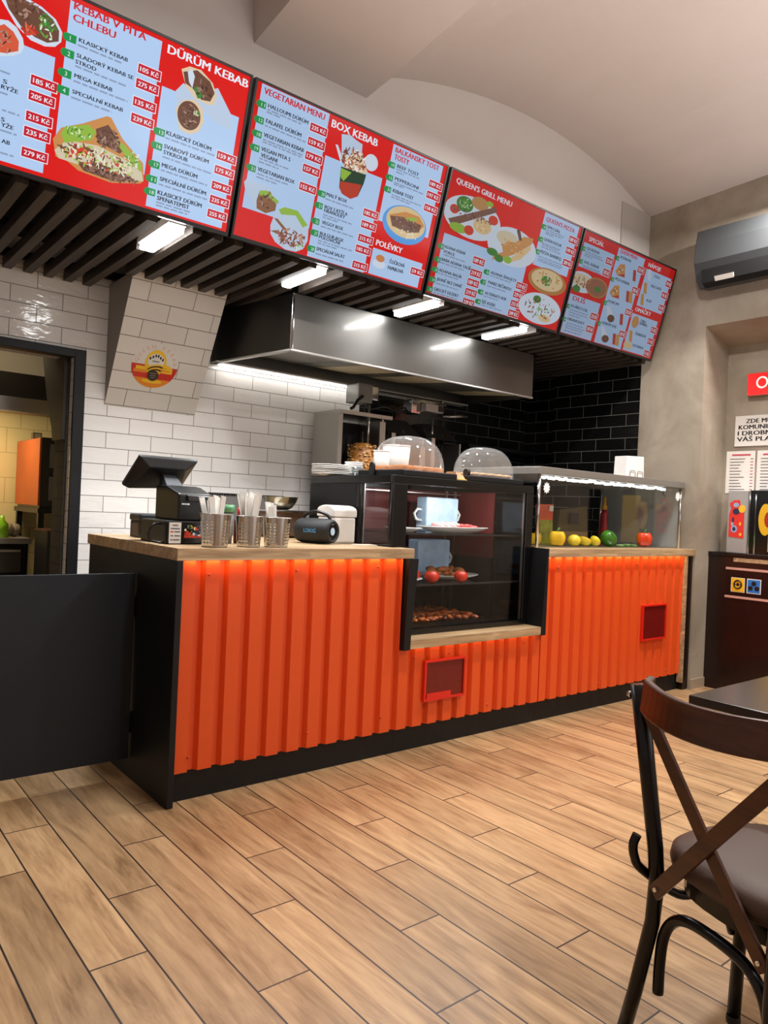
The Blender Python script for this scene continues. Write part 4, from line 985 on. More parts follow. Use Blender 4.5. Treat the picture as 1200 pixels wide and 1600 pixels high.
# white bread bin
wb = empty('white_bin', (1.138, .48, Z), 'white plastic bin with a rounded lid between the speaker and display case', 'bin')
build('body', MB().box(1.062, 1.214, .402, .56, Z, Z + .145), white_plastic, wb, bevel=.012)
b = MB(); pr = [(.398, Z + .1455), (.564, Z + .1455), (.564, Z + .18)] + [(.481 + .083 * math.cos(a), Z + .18 + .03 * math.sin(a)) for a in [math.pi * q / 10 for q in range(1, 10)]] + [(.398, Z + .18)]
b.prism(pr, 1.058, 1.218, 'x'); build('lid', b, white_plastic, wb, bevel=.006)
b = MB(); b.box(1.085, 1.215, .20, .28, Z, Z + .003); b.box(1.088, 1.21, .203, .277, Z + .003, Z + .006, 1); tag(build('paper_leaflet', b, [paper, mat('leaflet_cream', '#dcc6ae', .7)]), 'folded cream leaflet lying on the worktop by the white bin', 'leaflet')
led = mat('warm_led', '#ffffff', .5, emit=(1, .60, .26, 1), estr=36)
build('led_strip', MB().box(.05, 1.25, .015, .023, HZ - TK - .0009, HZ - TK - .0002), led, cl_, label='warm light strip under the worktop'); build('led_strip', MB().box(2.43, 4.07, .015, .023, HZ - TK - .0009, HZ - TK - .0002), led, cr_, label='warm light strip under the worktop'); build('led_strip', MB().box(1.32, 2.36, .010, .026, .5495, .5515), mat('warm_led_dim', '#ffffff', .5, emit=(1, .6, .2, 1), estr=4), cm_, label='warm light strip under the ledge')
# ------------------------------------------------------------------ refrigerated display case in the notch
maroon = mat('dark_maroon_panel', '#6e2724', .5)
dc = empty('display_case', (1.80, .5, .601), 'black framed refrigerated display case with glass front full of food', 'display case')
X0, X1, Y0, Y1, ZB, ZT = 1.243, 2.388, .12, .92, .601, 1.466
b = MB()
b.box(X0, X0 + .10, Y0, Y0 + .035, HZ + .001, ZT - .045); b.box(X1 - .062, X1, Y0, Y0 + .035, ZB + .03, ZT - .045)          # front posts
b.box(1.345, 1.375, Y0 + .002, Y0 + .035, ZB + .03, HZ + .001)
b.box(X0, X1, Y0, Y0 + .035, ZT - .045, ZT); b.box(1.345, X1, Y0 - .006, Y0 + .035, ZB, ZB + .03)
b.box(X0, X0 + .03, Y0 + .035, Y1, ZT - .045, ZT); b.box(X1 - .03, X1, Y0 + .035, Y1, ZT - .045, ZT); b.box(X0 + .03, X1 - .03, Y1 - .03, Y1, ZT - .045, ZT)
b.box(X0, X0 + .03, Y0 + .3, Y0 + .33, HZ + .001, ZT - .045); b.box(X1 - .03, X1, Y1 - .03, Y1, ZB + .03, ZT - .045); b.box(1.345, X1, Y0 + .035, Y1, ZB, ZB + .025)
build('frame', b, black_gloss, dc, bevel=.003)
b = MB(); b.box(X0 + .031, X1 - .031, Y0 + .036, Y1 - .031, ZT - .02, ZT - .004); build('roof', b, black_lam, dc)
b = MB(); b.box(X0, X0 + .025, Y0 + .331, Y1, HZ + .001, ZT - .046); build('side_panel', b, black_lam, dc, label='solid black rear side panel')
b = MB(); b.box(1.30, X1 - .031, Y1 - .03, Y1 - .012, 1.0, ZT - .046, 0); b.box(1.345, X1 - .031, Y1 - .03, Y1 - .012, ZB + .026, .999, 1); b.box(1.345, 1.36, Y0 + .036, Y1 - .031, ZB + .026, HZ - .06, 1)
build('back_panel', b, [maroon, black_gloss], dc, label='dark maroon and black back panel')
build('front_glass', MB().box(1.376, X1 - .063, Y0 + .012, Y0 + .018, ZB + .031, ZT - .046), pane, dc)
build('side_glass', MB().box(X0 + .008, X0 + .014, Y0 + .036, Y0 + .299, HZ + .002, ZT - .046), pane, dc, label='left side glass')
build('side_glass', MB().box(X1 - .014, X1 - .008, Y0 + .036, .43, ZB + .031, ZT - .046), glass('smoked_glass', (.25, .27, .28, 1), .08), dc, label='right smoked side glass'); build('side_panel', MB().box(X1 - .026, X1 - .002, .4305, Y1 - .031, ZB + .031, .99, 1).box(X1 - .026, X1 - .002, .4305, Y1 - .031, .9901, ZT - .046, 0), [maroon, black_lam], dc, label='right maroon and black side panel')
SH = (1.155, .868)
for z in SH:
    b = MB(); b.box(1.37, X1 - .034, Y0 + .06, Y1 - .06, z - .008, z); r = build('shelf', b, glass('shelf_glass', (.55, .6, .6, 1), .1), dc)
    build('shelf_edge', MB().box(1.37, X1 - .034, Y0 + .053, Y0 + .0595, z - .010, z + .001), mat('shelf_trim', '#3a3a3c', .3, .6), r)
for xx in (2.19, 2.27): build('shelf_rail', MB().box(xx, xx + .014, .70, .714, ZB + .026, ZT - .046), steel, dc, label='steel shelf rail')
build('glass_edge', MB().box(X1 - .075, X1 - .066, Y0 + .010, Y0 + .020, ZB + .032, ZT - .047), steel, dc); build('cross_rail', MB().box(1.376, X1 - .07, .69, .70, 1.395, 1.401), steel, dc)
b = MB(); b.box(X0 + .028, X0 + .036, Y0 + .29, Y0 + .30, HZ + .002, ZT - .046); build('glass_trim', b, steel, dc)
def case_lamp():
    l = bpy.data.lights.new('case_lamp', 'AREA'); l.energy = 5; l.size = .8; l.size_y = .06; l.shape = 'RECTANGLE'; l.color = (.95, .98, 1)
    o = bpy.data.objects.new('case_lamp', l); COL.objects.link(o); o.location = (1.85, .22, ZT - .05); o.rotation_euler = (.45, 0, 0)
case_lamp()
def plate_prof(r, h=.022): return [(0, .004), (r * .62, .004), (r * .70, .008), (r, h), (r * 1.0, h + .003), (r * .68, .012), (r * .6, .009), (0, .009)]
def plate(x, y, z, r, label, group, sx=1, sy=1, h=.022, name='plate'):
    b = MB(); b.lathe(plate_prof(r, h), (x, y, z), 32, sx=sx, sy=sy); b.lathe([(0, 0), (r * .55, 0), (r * .6, .005)], (x, y, z), 32, sx=sx, sy=sy)
    return tag(build(name, b, ceramic), label, 'plate', group)
def lumps(name, label, cat, pts, mats, jit=.1, group=None, kind=None, flatb=True):
    b = MB()
    for k, (x, y, z, rx, ry, rz, m, th) in enumerate(pts): b.ell((x, y, z), (rx, ry, rz), 12, 8, m, Matrix.Rotation(th, 3, 'Z') @ Matrix.Rotation(.2 * math.sin(k * 7), 3, 'X'), jit, k)
    return tag(build(name, b, mats), label, cat, group, kind)
rnd = random.Random(3)
ham = mat('pink_ham', '#d99a96', .45); mince = mat('raw_mince', '#b8403a', .5, var=.3, vscale=150)
e = .0005
plate(1.93, .36, SH[0] + e, .24, 'wide oval white platter of ham and mince on the top shelf of the display case', 'white plates in the display case', 1.15, .62, .034, 'platter')
plate(1.53, .36, SH[0] + e, .11, 'white plate at the left end of the top display case shelf', 'white plates in the display case')
for q in range(7):
    b = MB(); b.ell((1.80 + q * .022, .34 + (q % 2) * .03, SH[0] + .034 + q * .0016), (.055, .045, .016), 18, 8, 0, Matrix.Rotation(.35, 3, 'Y'), .04, q); tag(build('ham_slice', b, ham), 'folded slice of pink ham on the oval platter', 'ham', 'ham slices on the platter')
lumps('minced_meat', 'heap of red minced meat on the right of the oval platter', 'meat', [(1.98 + rnd.uniform(-.085, .09), .34 + rnd.uniform(-.06, .06), SH[0] + .022 + rnd.uniform(0, .028), .022, .008, .008, 0, rnd.uniform(0, 3)) for q in range(90)], mince, .15, None, 'stuff')
plate(1.50, .33, SH[1] + e, .125, 'white plate with an orange pastry at the left of the middle display case shelf', 'white plates in the display case')
b = MB(); b.prism([(1.47, .29), (1.56, .33), (1.48, .40)], SH[1] + .012, SH[1] + .062); tag(build('pastry_wedge', b, mat('orange_pastry', '#d5701f', .5, var=.25, vscale=40)), 'orange triangular pastry on the left plate of the middle shelf', 'pastry')
plate(1.96, .42, SH[1] + e, .20, 'white plate of browned chicken pieces behind the tomatoes', 'white plates in the display case', 1.1, .8, .026)
for q in range(16):
    a = rnd.uniform(0, 6.28); rr = rnd.uniform(0, .13); b = MB(); b.ell((1.97 + 1.2 * rr * math.cos(a), .42 + .8 * rr * math.sin(a), SH[1] + .032 + .012 * (q % 3)), (.035, .022, .017), 12, 8, 0, Matrix.Rotation(a, 3, 'Z'), .12, q)
    tag(build('chicken_piece', b, mat('browned_chicken', '#b5662a', .5, var=.35, vscale=60)), 'browned piece of chicken on the plate of the middle shelf', 'chicken piece', 'chicken pieces on the middle shelf plate')
tomato = mat('tomato_skin', '#d3341c', .18, var=.12, vscale=12); stem = mat('green_stem', '#3f6a24', .6)
def tomato_(x, y, z, r, label):
    t = empty('tomato', (x, y, z), label, 'tomato', 'tomatoes in the display case'); b = MB()
    b.lathe([(0, 0)] + [(r * math.sin(a), r * .86 * (1 - math.cos(a))) for a in [math.pi * q / 14 for q in range(1, 13)]] + [(.12 * r, r * 1.62), (0, r * 1.58)], (x, y, z), 24); build('flesh', b, tomato, t)
    b = MB()
    for q in range(5):
        a = q * 1.257; b.add([(x, y, z + r * 1.66), (x + .5 * r * math.cos(a - .3), y + .5 * r * math.sin(a - .3), z + r * 1.64), (x + .75 * r * math.cos(a), y + .75 * r * math.sin(a), z + r * 1.58), (x + .5 * r * math.cos(a + .3), y + .5 * r * math.sin(a + .3), z + r * 1.64)], [(0, 1, 2, 3)])
    build('calyx', b, stem, t)
tomato_(1.635, .215, SH[1] + e, .043, 'front left tomato on the middle display case shelf'); tomato_(1.855, .20, SH[1] + e, .042, 'front right tomato on the middle display case shelf'); tomato_(1.60, .335, SH[1] + e, .042, 'tomato behind the front left tomato on the middle shelf')
tb = empty('baking_tray', (1.77, .42, ZB + .026), 'black tray of glazed orange brown bake at the bottom of the display case', 'baking tray')
b = MB(); zz = ZB + .026; b.box(1.47, 2.07, .20, .66, zz, zz + .004); b.box(1.47, 1.476, .20, .66, zz + .004, zz + .022); b.box(2.064, 2.07, .20, .66, zz + .004, zz + .022); b.box(1.476, 2.064, .654, .66, zz + .004, zz + .022); b.box(1.476, 2.064, .20, .206, zz + .004, zz + .016); build('tray', b, black_metal, tb)
lumps('baked_topping', 'glazed nut and vegetable topping covering the bottom tray', 'baked food', [(rnd.uniform(1.50, 2.04), rnd.uniform(.23, .63), zz + .022 + rnd.uniform(0, .016), .026, .016, .012, q % 3, rnd.uniform(0, 3)) for q in range(300)], [mat('glazed_brown', '#9a4717', .3, var=.35, vscale=50), mat('glazed_orange', '#b9601f', .3), mat('glazed_dark', '#6a2e12', .3)], .15, None, 'stuff')
plate(1.44, .27, ZB + .0265, .062, 'small white plate at the bottom left of the display case', 'white plates in the display case', 1, 1)
# pale blue frosted box jugs with white handles, one on each of the upper shelves
jug_m = mat('frosted_blue_plastic', '#b9d0e2', .25, emit='#8fb2d6', estr=.12, var=.18, vscale=14)  # faint emission added to plastic that is no light source
def jug(x, y, z, h, label):
    t = empty('box_jug', (x, y, z), label, 'jug', 'pale blue box jugs in the display case'); b = MB(); b.box(x - .14, x + .14, y - .05, y + .05, z, z + h); build('body', b, jug_m, t, bevel=.01)
    for s in (-1, 1):
        pts = [(x + s * .14, y, z + h * .62), (x + s * .175, y, z + h * .64), (x + s * .20, y, z + h * .5), (x + s * .185, y, z + h * .34), (x + s * .14, y, z + h * .3)]
        build('handle', MB().tube(pts, .0095, 8), ceramic, t, label='white handle')
jug(2.02, .60, SH[0] + e, .215, 'pale blue box jug with white handles behind the ham platter'); jug(1.99, .63, SH[1] + e, .23, 'pale blue box jug with white handles behind the chicken plate')
b = MB(); x, y, z = 1.66, .66, SH[1] + e; t = empty('dispenser_box', (x, y, z), 'small dark machine with a grey side at the left back of the middle shelf', 'box')
build('body', MB().box(x - .09, x + .03, y - .05, y + .05, z, z + .20), black_gloss, t, bevel=.005); build('side_box', MB().box(x + .031, x + .10, y - .05, y + .05, z, z + .22), mat('warm_grey_plastic', '#8c857f', .4), t, bevel=.005)

# ------------------------------------------------------------------ things on top of the display case
ZC = ZT + .0005
for q in range(6): plate(1.30 - .002 * (q % 2), .79 + .003 * (q % 3), ZC + q * .0105, .115, 'white dinner plate in the left stack on the display case', 'stack of dinner plates on the display case', h=.012)
for q in range(6):
    b = MB(); b.lathe([(0, 0), (.03, 0), (.05, .02), (.062, .03), (.060, .032), (.048, .023), (.03, .004), (0, .004)], (1.48, .80, ZC + q * .013), 24); tag(build('small_bowl', b, ceramic), 'small white bowl in the stack behind the left cake dome', 'bowl', 'stack of small bowls on the display case')
b = MB(); cx, cy = 1.40, .66; b.lathe([(0, 0), (.032, 0), (.036, .06), (.034, .06), (.030, .004), (0, .004)], (cx, cy, ZC), 24); tag(build('drinking_glass', b, glass('tumbler', (.85, .88, .88, 1), .14)), 'clear tumbler between the plate stack and the left cake dome', 'glass')
dome_m = glass('clear_acrylic', (.95, .96, .96, 1), .10, .05, .13)
def dome(x0, x1, y0, y1, h, label, knob):
    cx, cy = (x0 + x1) / 2, (y0 + y1) / 2; t = empty('cake_dome', (cx, cy, ZC), label, 'cake dome', 'clear cake domes on the display case')
    build('tray', MB().box(x0, x1, y0, y1, ZC, ZC + .032), black_lam, t, bevel=.004)
    b = MB(); a_, b_ = (x1 - x0) / 2 - .008, (y1 - y0) / 2 - .008; n, k = 48, 18; v = []; ex = .78
    sg = lambda c: math.copysign(abs(c) ** ex, c)
    for i in range(k + 1):
        ph = math.pi / 2 * i / k; r, z = math.cos(ph) ** .72, math.sin(ph) ** .9
        v += [(cx + a_ * r * sg(math.cos(2 * math.pi * j / n)), cy + b_ * r * sg(math.sin(2 * math.pi * j / n)), ZC + .033 + h * z) for j in range(n)]
    b.add(v, [(i * n + j, i * n + (j + 1) % n, (i + 1) * n + (j + 1) % n, (i + 1) * n + j) for i in range(k) for j in range(n)], 0, True); build('cover', b, dome_m, t)
    if knob: b = MB(); b.prism([(-.022, 0), (.022, 0), (.022, .055)] + [(.022 * math.cos(a), .055 + .022 * math.sin(a)) for a in [math.pi * q / 8 for q in range(9)]] + [(-.022, .055)], x0 - .012, x0 - .001, 'x'); b.v = [(p[0], cy + .06 + p[1], ZC + p[2]) for p in b.v]; build('hinge_clip', b, black_plastic, t)
    else: b = MB(); b.cyl((x0 + .004, cy - .07, ZC + .05), (x0 + .022, cy - .07, ZC + .05), .022, n=20); build('hinge_knob', b, black_plastic, t)
dome(1.305, 1.715, .125, .525, .205, 'left clear cake dome over orange pastries', True)
dome(1.825, 2.290, .125, .36, .185, 'right clear cake dome over brown biscuits', False)
bak = mat('orange_pastry_slice', '#e0852c', .4, var=.2, vscale=30)
for q in range(8):
    b = MB(); xx = 1.37 + (q % 4) * .08; yy = .20 + (q // 4) * .15; b.box(xx, xx + .068, yy, yy + .12, ZC + .0335, ZC + .064); tag(build('pastry_slice', b, bak, bevel=.008), 'orange pastry slice under the left cake dome', 'pastry', 'pastry slices under the left dome')
for q in range(10):
    b = MB(); xx = 1.92 + (q % 5) * .07; yy = .19 + (q // 5) * .10; b.ell((xx, yy, ZC + .046), (.03, .04, .013), 14, 8, 0, None, .06, q); tag(build('biscuit', b, mat('brown_biscuit', '#b98a55', .6, var=.25, vscale=60)), 'brown biscuit under the right cake dome', 'biscuit', 'biscuits under the right dome')
for (x, y, r, h, lb) in ((1.585, .66, .05, .17, 'narrow white paper cup standing behind the left cake dome'), (1.735, .70, .088, .215, 'wide white paper tub standing behind the left cake dome')):
    t = empty('paper_tub', (x, y, ZC), lb, 'paper tub'); build('body', MB().lathe([(0, 0), (r * .82, 0), (r, h), (r * .97, h), (r * .8, .005), (0, .005)], (x, y, ZC), 28), white_plastic, t); build('rim', MB().tube([(x + r * math.cos(a), y + r * math.sin(a), ZC + h) for a in [6.2832 * q / 28 for q in range(28)]], .004, 6, closed=True), white_plastic, t)
b = MB(); b.box(1.728, 1.80, .128, .26, ZC, ZC + .006, 1); b.hexa([(1.732, .14, ZC + .0061), (1.795, .135, ZC + .0061), (1.795, .25, ZC + .0061), (1.732, .25, ZC + .0061), (1.735, .16, ZC + .05), (1.785, .15, ZC + .03), (1.785, .24, ZC + .03), (1.735, .24, ZC + .05)], 0)
tag(build('wrapped_bun', b, [mat('bun_crust', '#d69a63', .5, var=.15, vscale=30), mat('yellow_paper', '#e0b63a', .6)], bevel=.004), 'bun on yellow paper wedged between the two cake domes', 'bun')

# ------------------------------------------------------------------ glass salad case on the right worktop
CX0, CX1, CY0, CY1, CT = 2.416, 4.15, .10, .84, 1.545
sc_ = empty('salad_case', (3.28, .47, HZ), 'glass salad case with a steel top and white snowflake stickers', 'salad case')
for xx, yy in ((CX0 + .011, CY0 + .011), (CX1 - .011, CY0 + .011), (CX0 + .011, CY1 - .011), (CX1 - .011, CY1 - .011)): build('corner_post', MB().cyl((xx, yy, HZ + .001), (xx, yy, CT), .011, n=16), chrome, sc_)
b = MB(); b.box(CX0 - .01, CX1 + .012, CY0 - .012, CY1 + .01, CT, CT + .05); build('steel_top', b, steel_dark, sc_, bevel=.004)
build('front_glass', MB().box(CX0 + .024, CX1 - .024, CY0 + .008, CY0 + .013, HZ + .002, CT - .001), pane, sc_)
build('side_glass', MB().box(CX1 - .013, CX1 - .008, CY0 + .024, CY1 - .024, HZ + .002, CT - .001), glass('greenish_glass', (.86, .92, .90, 1), .10, .02, .26), sc_, label='right side glass')
build('side_glass', MB().box(CX0 + .008, CX0 + .013, CY0 + .024, CY1 - .024, HZ + .002, CT - .001), pane, sc_, label='left side glass')
build('base_tray', MB().box(CX0 + .03, CX1 - .03, CY0 + .03, CY1 - .03, HZ + .001, HZ + .006), steel, sc_)
rnd = random.Random(9); b = MB(); x = CX0 + .03
while x < CX1 - .22:
    l = rnd.uniform(.01, .05); z = CT - .017 + rnd.uniform(-.004, .004); b.box(x, min(x + l, CX1 - .2), CY0 + .018, CY0 + .032, z - rnd.uniform(.004, .010), z + .010); x += l + rnd.uniform(.0, .012)
build('light_garland', b, mat('led_garland', '#ffffff', .4, emit=(.95, 1, 1, 1), estr=3.2), sc_, label='white light garland under the steel top')
def snow(x, z, r):
    b = MB(); pts = []
    for q in range(20): a = 6.2832 * q / 20; rr = r if q % 2 else r * .70; pts.append((x + rr * math.cos(a), z + rr * 1.1 * math.sin(a)))
    b.prism(pts, CY0 + .0055, CY0 + .0075, 'y'); return b
build('snowflake_sticker', snow(2.497, 1.462, .034), mat('white_sticker', '#eef2f2', .6), sc_, label='left white snowflake sticker')
build('snowflake_sticker', snow(4.09, 1.482, .036), mat('white_sticker', '#eef2f2'), sc_, label='right white snowflake sticker')
build('hook', MB().tube([(3.93, CY0 + .03, CT - .001), (3.93, CY0 + .03, CT - .02), (3.915, CY0 + .03, CT - .045), (3.94, CY0 + .03, CT - .07)], .004, 8), black_metal, sc_)
ZS = HZ + .0065
def pepper(x, y, r, h, hexc, label, cat='pepper'):
    t = empty('bell_pepper', (x, y, ZS), label, cat, 'bell peppers in the salad case'); b = MB(); n, k = 36, 14; v = []
    for i in range(k + 1):
        tt = i / k; rr = r * (math.sin(math.pi * min(1, .12 + tt * .80)) ** .45) * (.86 + .16 * tt); z = h * tt
        if i == 0: rr = r * .28; z = h * .03
        if i == k: rr = r * .16; z = h * .93
        v += [(x + rr * (1 + .11 * math.cos(4 * 6.2832 * j / n + .6)) * math.cos(6.2832 * j / n), y + rr * (1 + .11 * math.cos(4 * 6.2832 * j / n + .6)) * math.sin(6.2832 * j / n), ZS + z) for j in range(n)]
    b.add(v, [(i * n + j, i * n + (j + 1) % n, (i + 1) * n + (j + 1) % n, (i + 1) * n + j) for i in range(k) for j in range(n)], 0, True); b.add(v[:n], [tuple(range(n))[::-1]], 0); b.add(v[-n:], [tuple(range(n))], 0)
    build('flesh', b, mat('pepper_' + hexc[1:], hexc, .2, var=.08, vscale=10), t); build('stem', MB().tube([(x, y, ZS + h * .9), (x + .004, y, ZS + h * 1.02), (x + .016, y - .004, ZS + h * 1.16)], [.011, .007, .008], 8), stem, t)
pepper(2.735, .19, .062, .105, '#f2c40f', 'large yellow bell pepper at the front left of the salad case'); pepper(2.68, .33, .050, .085, '#e3b90f', 'smaller yellow bell pepper behind the large yellow one'); pepper(3.80, .20, .064, .112, '#e8451a', 'orange red bell pepper at the right of the salad case')
lemon_m = mat('lemon_skin', '#ecd02c', .3, bump=.1, bscale=160)
b = MB(); b.ell((2.935, .20, ZS + .040), (.050, .042, .040), 20, 12); tag(build('lemon', b, lemon_m), 'whole lemon beside the yellow bell pepper', 'lemon')
for q, (x, r, lb) in enumerate(((3.06, .046, 'cut lemon half in the middle of the salad case fruit row'), (3.18, .040, 'lemon half leaning beside the green mango'))):
    t = empty('lemon_half', (x, .20, ZS), lb, 'lemon', 'lemon halves in the salad case'); R = Matrix.Rotation(.5 + q * .5, 3, 'Y'); b = MB(); b.lathe([(0, .0)] + [(r * math.sin(a), r * (1 - math.cos(a))) for a in [math.pi / 2 * j / 8 for j in range(1, 9)]], (0, 0, 0), 22)
    b2 = MB(); b2.lathe([(r * .99, r + .0002), (r * .9, r + .001), (0, r + .001)], (0, 0, 0), 22)
    for bb, nm, mm in ((b, 'peel', lemon_m), (b2, 'cut_face', mat('lemon_flesh', '#f0dc6a', .4))):
        bb.v = [tuple(R @ (Vector(p) - Vector((0, 0, r))) + Vector((x, .20, ZS + r * 1.02))) for p in bb.v]; build(nm, bb, mm, t)
b = MB(); b.ell((3.335, .20, ZS + .0575), (.066, .058, .056), 22, 14, 0, Matrix.Rotation(.5, 3, 'Y')); b.tube([(3.31, .20, ZS + .104), (3.307, .2, ZS + .113)], [.006, .005], 8); tag(build('green_mango', b, mat('mango_skin', '#3d7a1c', .16, var=.35, vscale=14)), 'glossy green mango in the middle of the salad case', 'mango')
cu = mat('cucumber_flesh', '#cfd8a0', .4); cs = mat('cucumber_skin', '#4d7a2e', .4)
for q, (x, y) in enumerate(((3.46, .19), (3.51, .21), (3.56, .19), (3.61, .22), (3.66, .20), (3.25, .27), (3.70, .25))):
    t = empty('cucumber_slice', (x, y, ZS), 'thin cucumber slice lying between the green mango and the red pepper', 'cucumber slice', 'cucumber slices in the salad case'); build('flesh', MB().cyl((x, y, ZS), (x, y, ZS + .010 + .004 * (q % 3)), .026, n=20), cu, t); b = MB(); b.lathe([(.0262, 0), (.0285, 0), (.0285, .010 + .004 * (q % 3)), (.0262, .010 + .004 * (q % 3))], (x, y, ZS), 20); build('skin', b, cs, t)
# bags and bottle standing on the back of the case
t = empty('snack_bag', (2.98, .52, ZS), 'orange and green snack bag standing at the left back of the salad case', 'snack bag'); b = MB()
xs = [2.93, 2.95, 2.985, 3.03, 3.075, 3.10]; 
b.hexa([(2.955, .50, ZS), (3.085, .50, ZS), (3.085, .55, ZS), (2.955, .55, ZS), (2.945, .515, ZS + .17), (3.095, .515, ZS + .17), (3.095, .55, ZS + .17), (2.945, .55, ZS + .17)], 0); b.hexa([(2.945, .515, ZS + .1701), (3.095, .515, ZS + .1701), (3.095, .55, ZS + .1701), (2.945, .55, ZS + .1701), (2.92, .528, ZS + .28), (3.115, .528, ZS + .285), (3.115, .534, ZS + .285), (2.92, .534, ZS + .28)], 1); build('bag', b, [mat('bag_olive', '#8a8c22', .4, var=.4, vscale=20), mat('bag_orange', '#e2521c', .35, var=.1, vscale=20)], t)
b = MB(); b.box(3.055, 3.10, .515, .524, ZS + .235, ZS + .275); build('bag_label', b, paper, t)
t = empty('yellow_sack', (3.40, .60, ZS), 'yellow sack with a black square print at the back of the salad case', 'sack'); b = MB(); b.hexa([(3.20, .56, ZS), (3.60, .56, ZS), (3.60, .66, ZS), (3.20, .66, ZS), (3.26, .58, ZS + .25), (3.60, .58, ZS + .29), (3.60, .64, ZS + .29), (3.26, .64, ZS + .25)], 0); b.box(3.36, 3.46, .552, .56, ZS + .15, ZS + .23, 1); build('sack', b, [mat('sack_yellow', '#4f4006', .5, var=.2, vscale=12), black_plastic], t, bevel=.01); build('cardboard_sleeve', MB().box(3.20, 3.55, .53, .55, ZS, ZS + .09), mat('kraft', '#8a6a3e', .7), t)
t = empty('ketchup_bottle', (3.86, .60, ZS), 'slim red bottle with a yellow cap at the back of the salad case', 'bottle'); build('body', MB().lathe([(0, 0), (.030, 0), (.032, .01), (.030, .24), (.016, .27), (0, .27)], (3.86, .60, ZS), 18), mat('ketchup_red', '#a3161d', .25), t); build('cap', MB().lathe([(0, .271), (.018, .271), (.02, .30), (.012, .31), (.009, .37), (0, .375)], (3.86, .60, ZS), 14), mat('yellow_cap', '#e0a31c', .35), t, label='yellow cap')
# napkin box and board on the steel top
ZN = CT + .0505
t = empty('menu_holder', (3.73, .235, ZN), 'white card box with wire holders standing on the salad case', 'card box'); b = MB(); b.hexa([(3.60, .25, ZN), (3.84, .25, ZN), (3.84, .36, ZN), (3.60, .36, ZN), (3.60, .25, ZN + .165), (3.83, .25, ZN + .175), (3.84, .36, ZN + .175), (3.61, .36, ZN + .165)]); build('box', b, white_plastic, t, bevel=.003)
for xx in (3.64, 3.74): build('wire_loop', MB().tube([(xx, .243, ZN), (xx, .243, ZN + .05), (xx + .01, .243, ZN + .058), (xx + .06, .243, ZN + .058), (xx + .07, .243, ZN + .05), (xx + .07, .243, ZN)], .0022, 6), mat('bronze_wire', '#6b5a48', .3, .8), t)
b = MB(); b.box(3.98, 4.14, .42, .60, ZN, ZN + .022); tag(build('wooden_board', b, mat('red_brown_board', '#8a4e2c', .5, var=.2, vscale=20), bevel=.004), 'small reddish wooden board at the right end of the steel top', 'board')

# ------------------------------------------------------------------ extractor hood
hood_l = 1
hd = empty('extractor_hood', (2.2, 1.35, 2.22), 'long brushed steel extractor hood over the kebab grills', 'extractor hood')
hz0, hz1 = 2.225, 2.56; hb = 1.765; hx0b = .945
b = MB(); fl, fr_, bl, br = (hood_x0, hood_y), (hood_x1, hood_y), (hx0b, hb), (hood_x1, hb); t_ = .012
def wall_(b, p, q, th, m=0):
    d = Vector((q[0] - p[0], q[1] - p[1], 0)).normalized(); nrm = Vector((-d.y, d.x, 0)) * th
    b.hexa([(p[0], p[1], hz0), (q[0], q[1], hz0), (q[0] + nrm.x, q[1] + nrm.y, hz0), (p[0] + nrm.x, p[1] + nrm.y, hz0), (p[0], p[1], hz1), (q[0], q[1], hz1), (q[0] + nrm.x, q[1] + nrm.y, hz1), (p[0] + nrm.x, p[1] + nrm.y, hz1)], m)
hood_m = mat('hood_steel', '#72706c', .42, 1, coat=.35); hood_m.node_tree.nodes['Principled BSDF'].inputs['Coat Roughness'].default_value = .05
b = MB(); wall_(b, fl, fr_, t_); build('front_panel', b, hood_m, hd)
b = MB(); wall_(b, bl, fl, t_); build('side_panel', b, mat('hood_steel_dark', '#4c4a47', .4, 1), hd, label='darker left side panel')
b = MB(); wall_(b, fr_, br, t_); wall_(b, br, bl, t_); build('rear_panel', b, hood_m, hd)
b = MB(); b.box(hood_x0 - .004, hood_x0 + .012, hood_y - .003, hood_y + .01, hz0, hz1); build('corner_trim', b, chrome, hd, bevel=.002, label='bright corner strip')
b = MB(); b.hexa([(fl[0], fl[1], hz0 - .012), (fr_[0], fr_[1], hz0 - .012), (fr_[0], fr_[1] + .03, hz0 - .012), (fl[0], fl[1] + .03, hz0 - .012), (fl[0], fl[1], hz0 - .001), (fr_[0], fr_[1], hz0 - .001), (fr_[0], fr_[1] + .03, hz0 - .001), (fl[0], fl[1] + .03, hz0 - .001)])
b.hexa([(bl[0], bl[1], hz0 - .012), (fl[0], fl[1], hz0 - .012), (fl[0] + .03, fl[1] + .03, hz0 - .012), (bl[0] + .03, bl[1], hz0 - .012), (bl[0], bl[1], hz0 - .001), (fl[0], fl[1], hz0 - .001), (fl[0] + .03, fl[1] + .03, hz0 - .001), (bl[0] + .03, bl[1], hz0 - .001)]); b.box(hx0b, hood_x1, hb - .10, hb, hz0 - .012, hz0 - .001); build('rim', b, mat('rim_steel', '#b9b7b3', .35, .5), hd)
build('light_strip', MB().box(1.0, 2.25, hb - .028, hb - .018, hz0 - .0175, hz0 - .0125), mat('hood_light', '#ffffff', .4, emit=(1, .97, .92, 1), estr=20), hd, label='bright light strip at the back')
xs = [1.16, 1.55, 1.72, 2.05, 2.2, 2.53, 2.68, 3.01, 3.27]
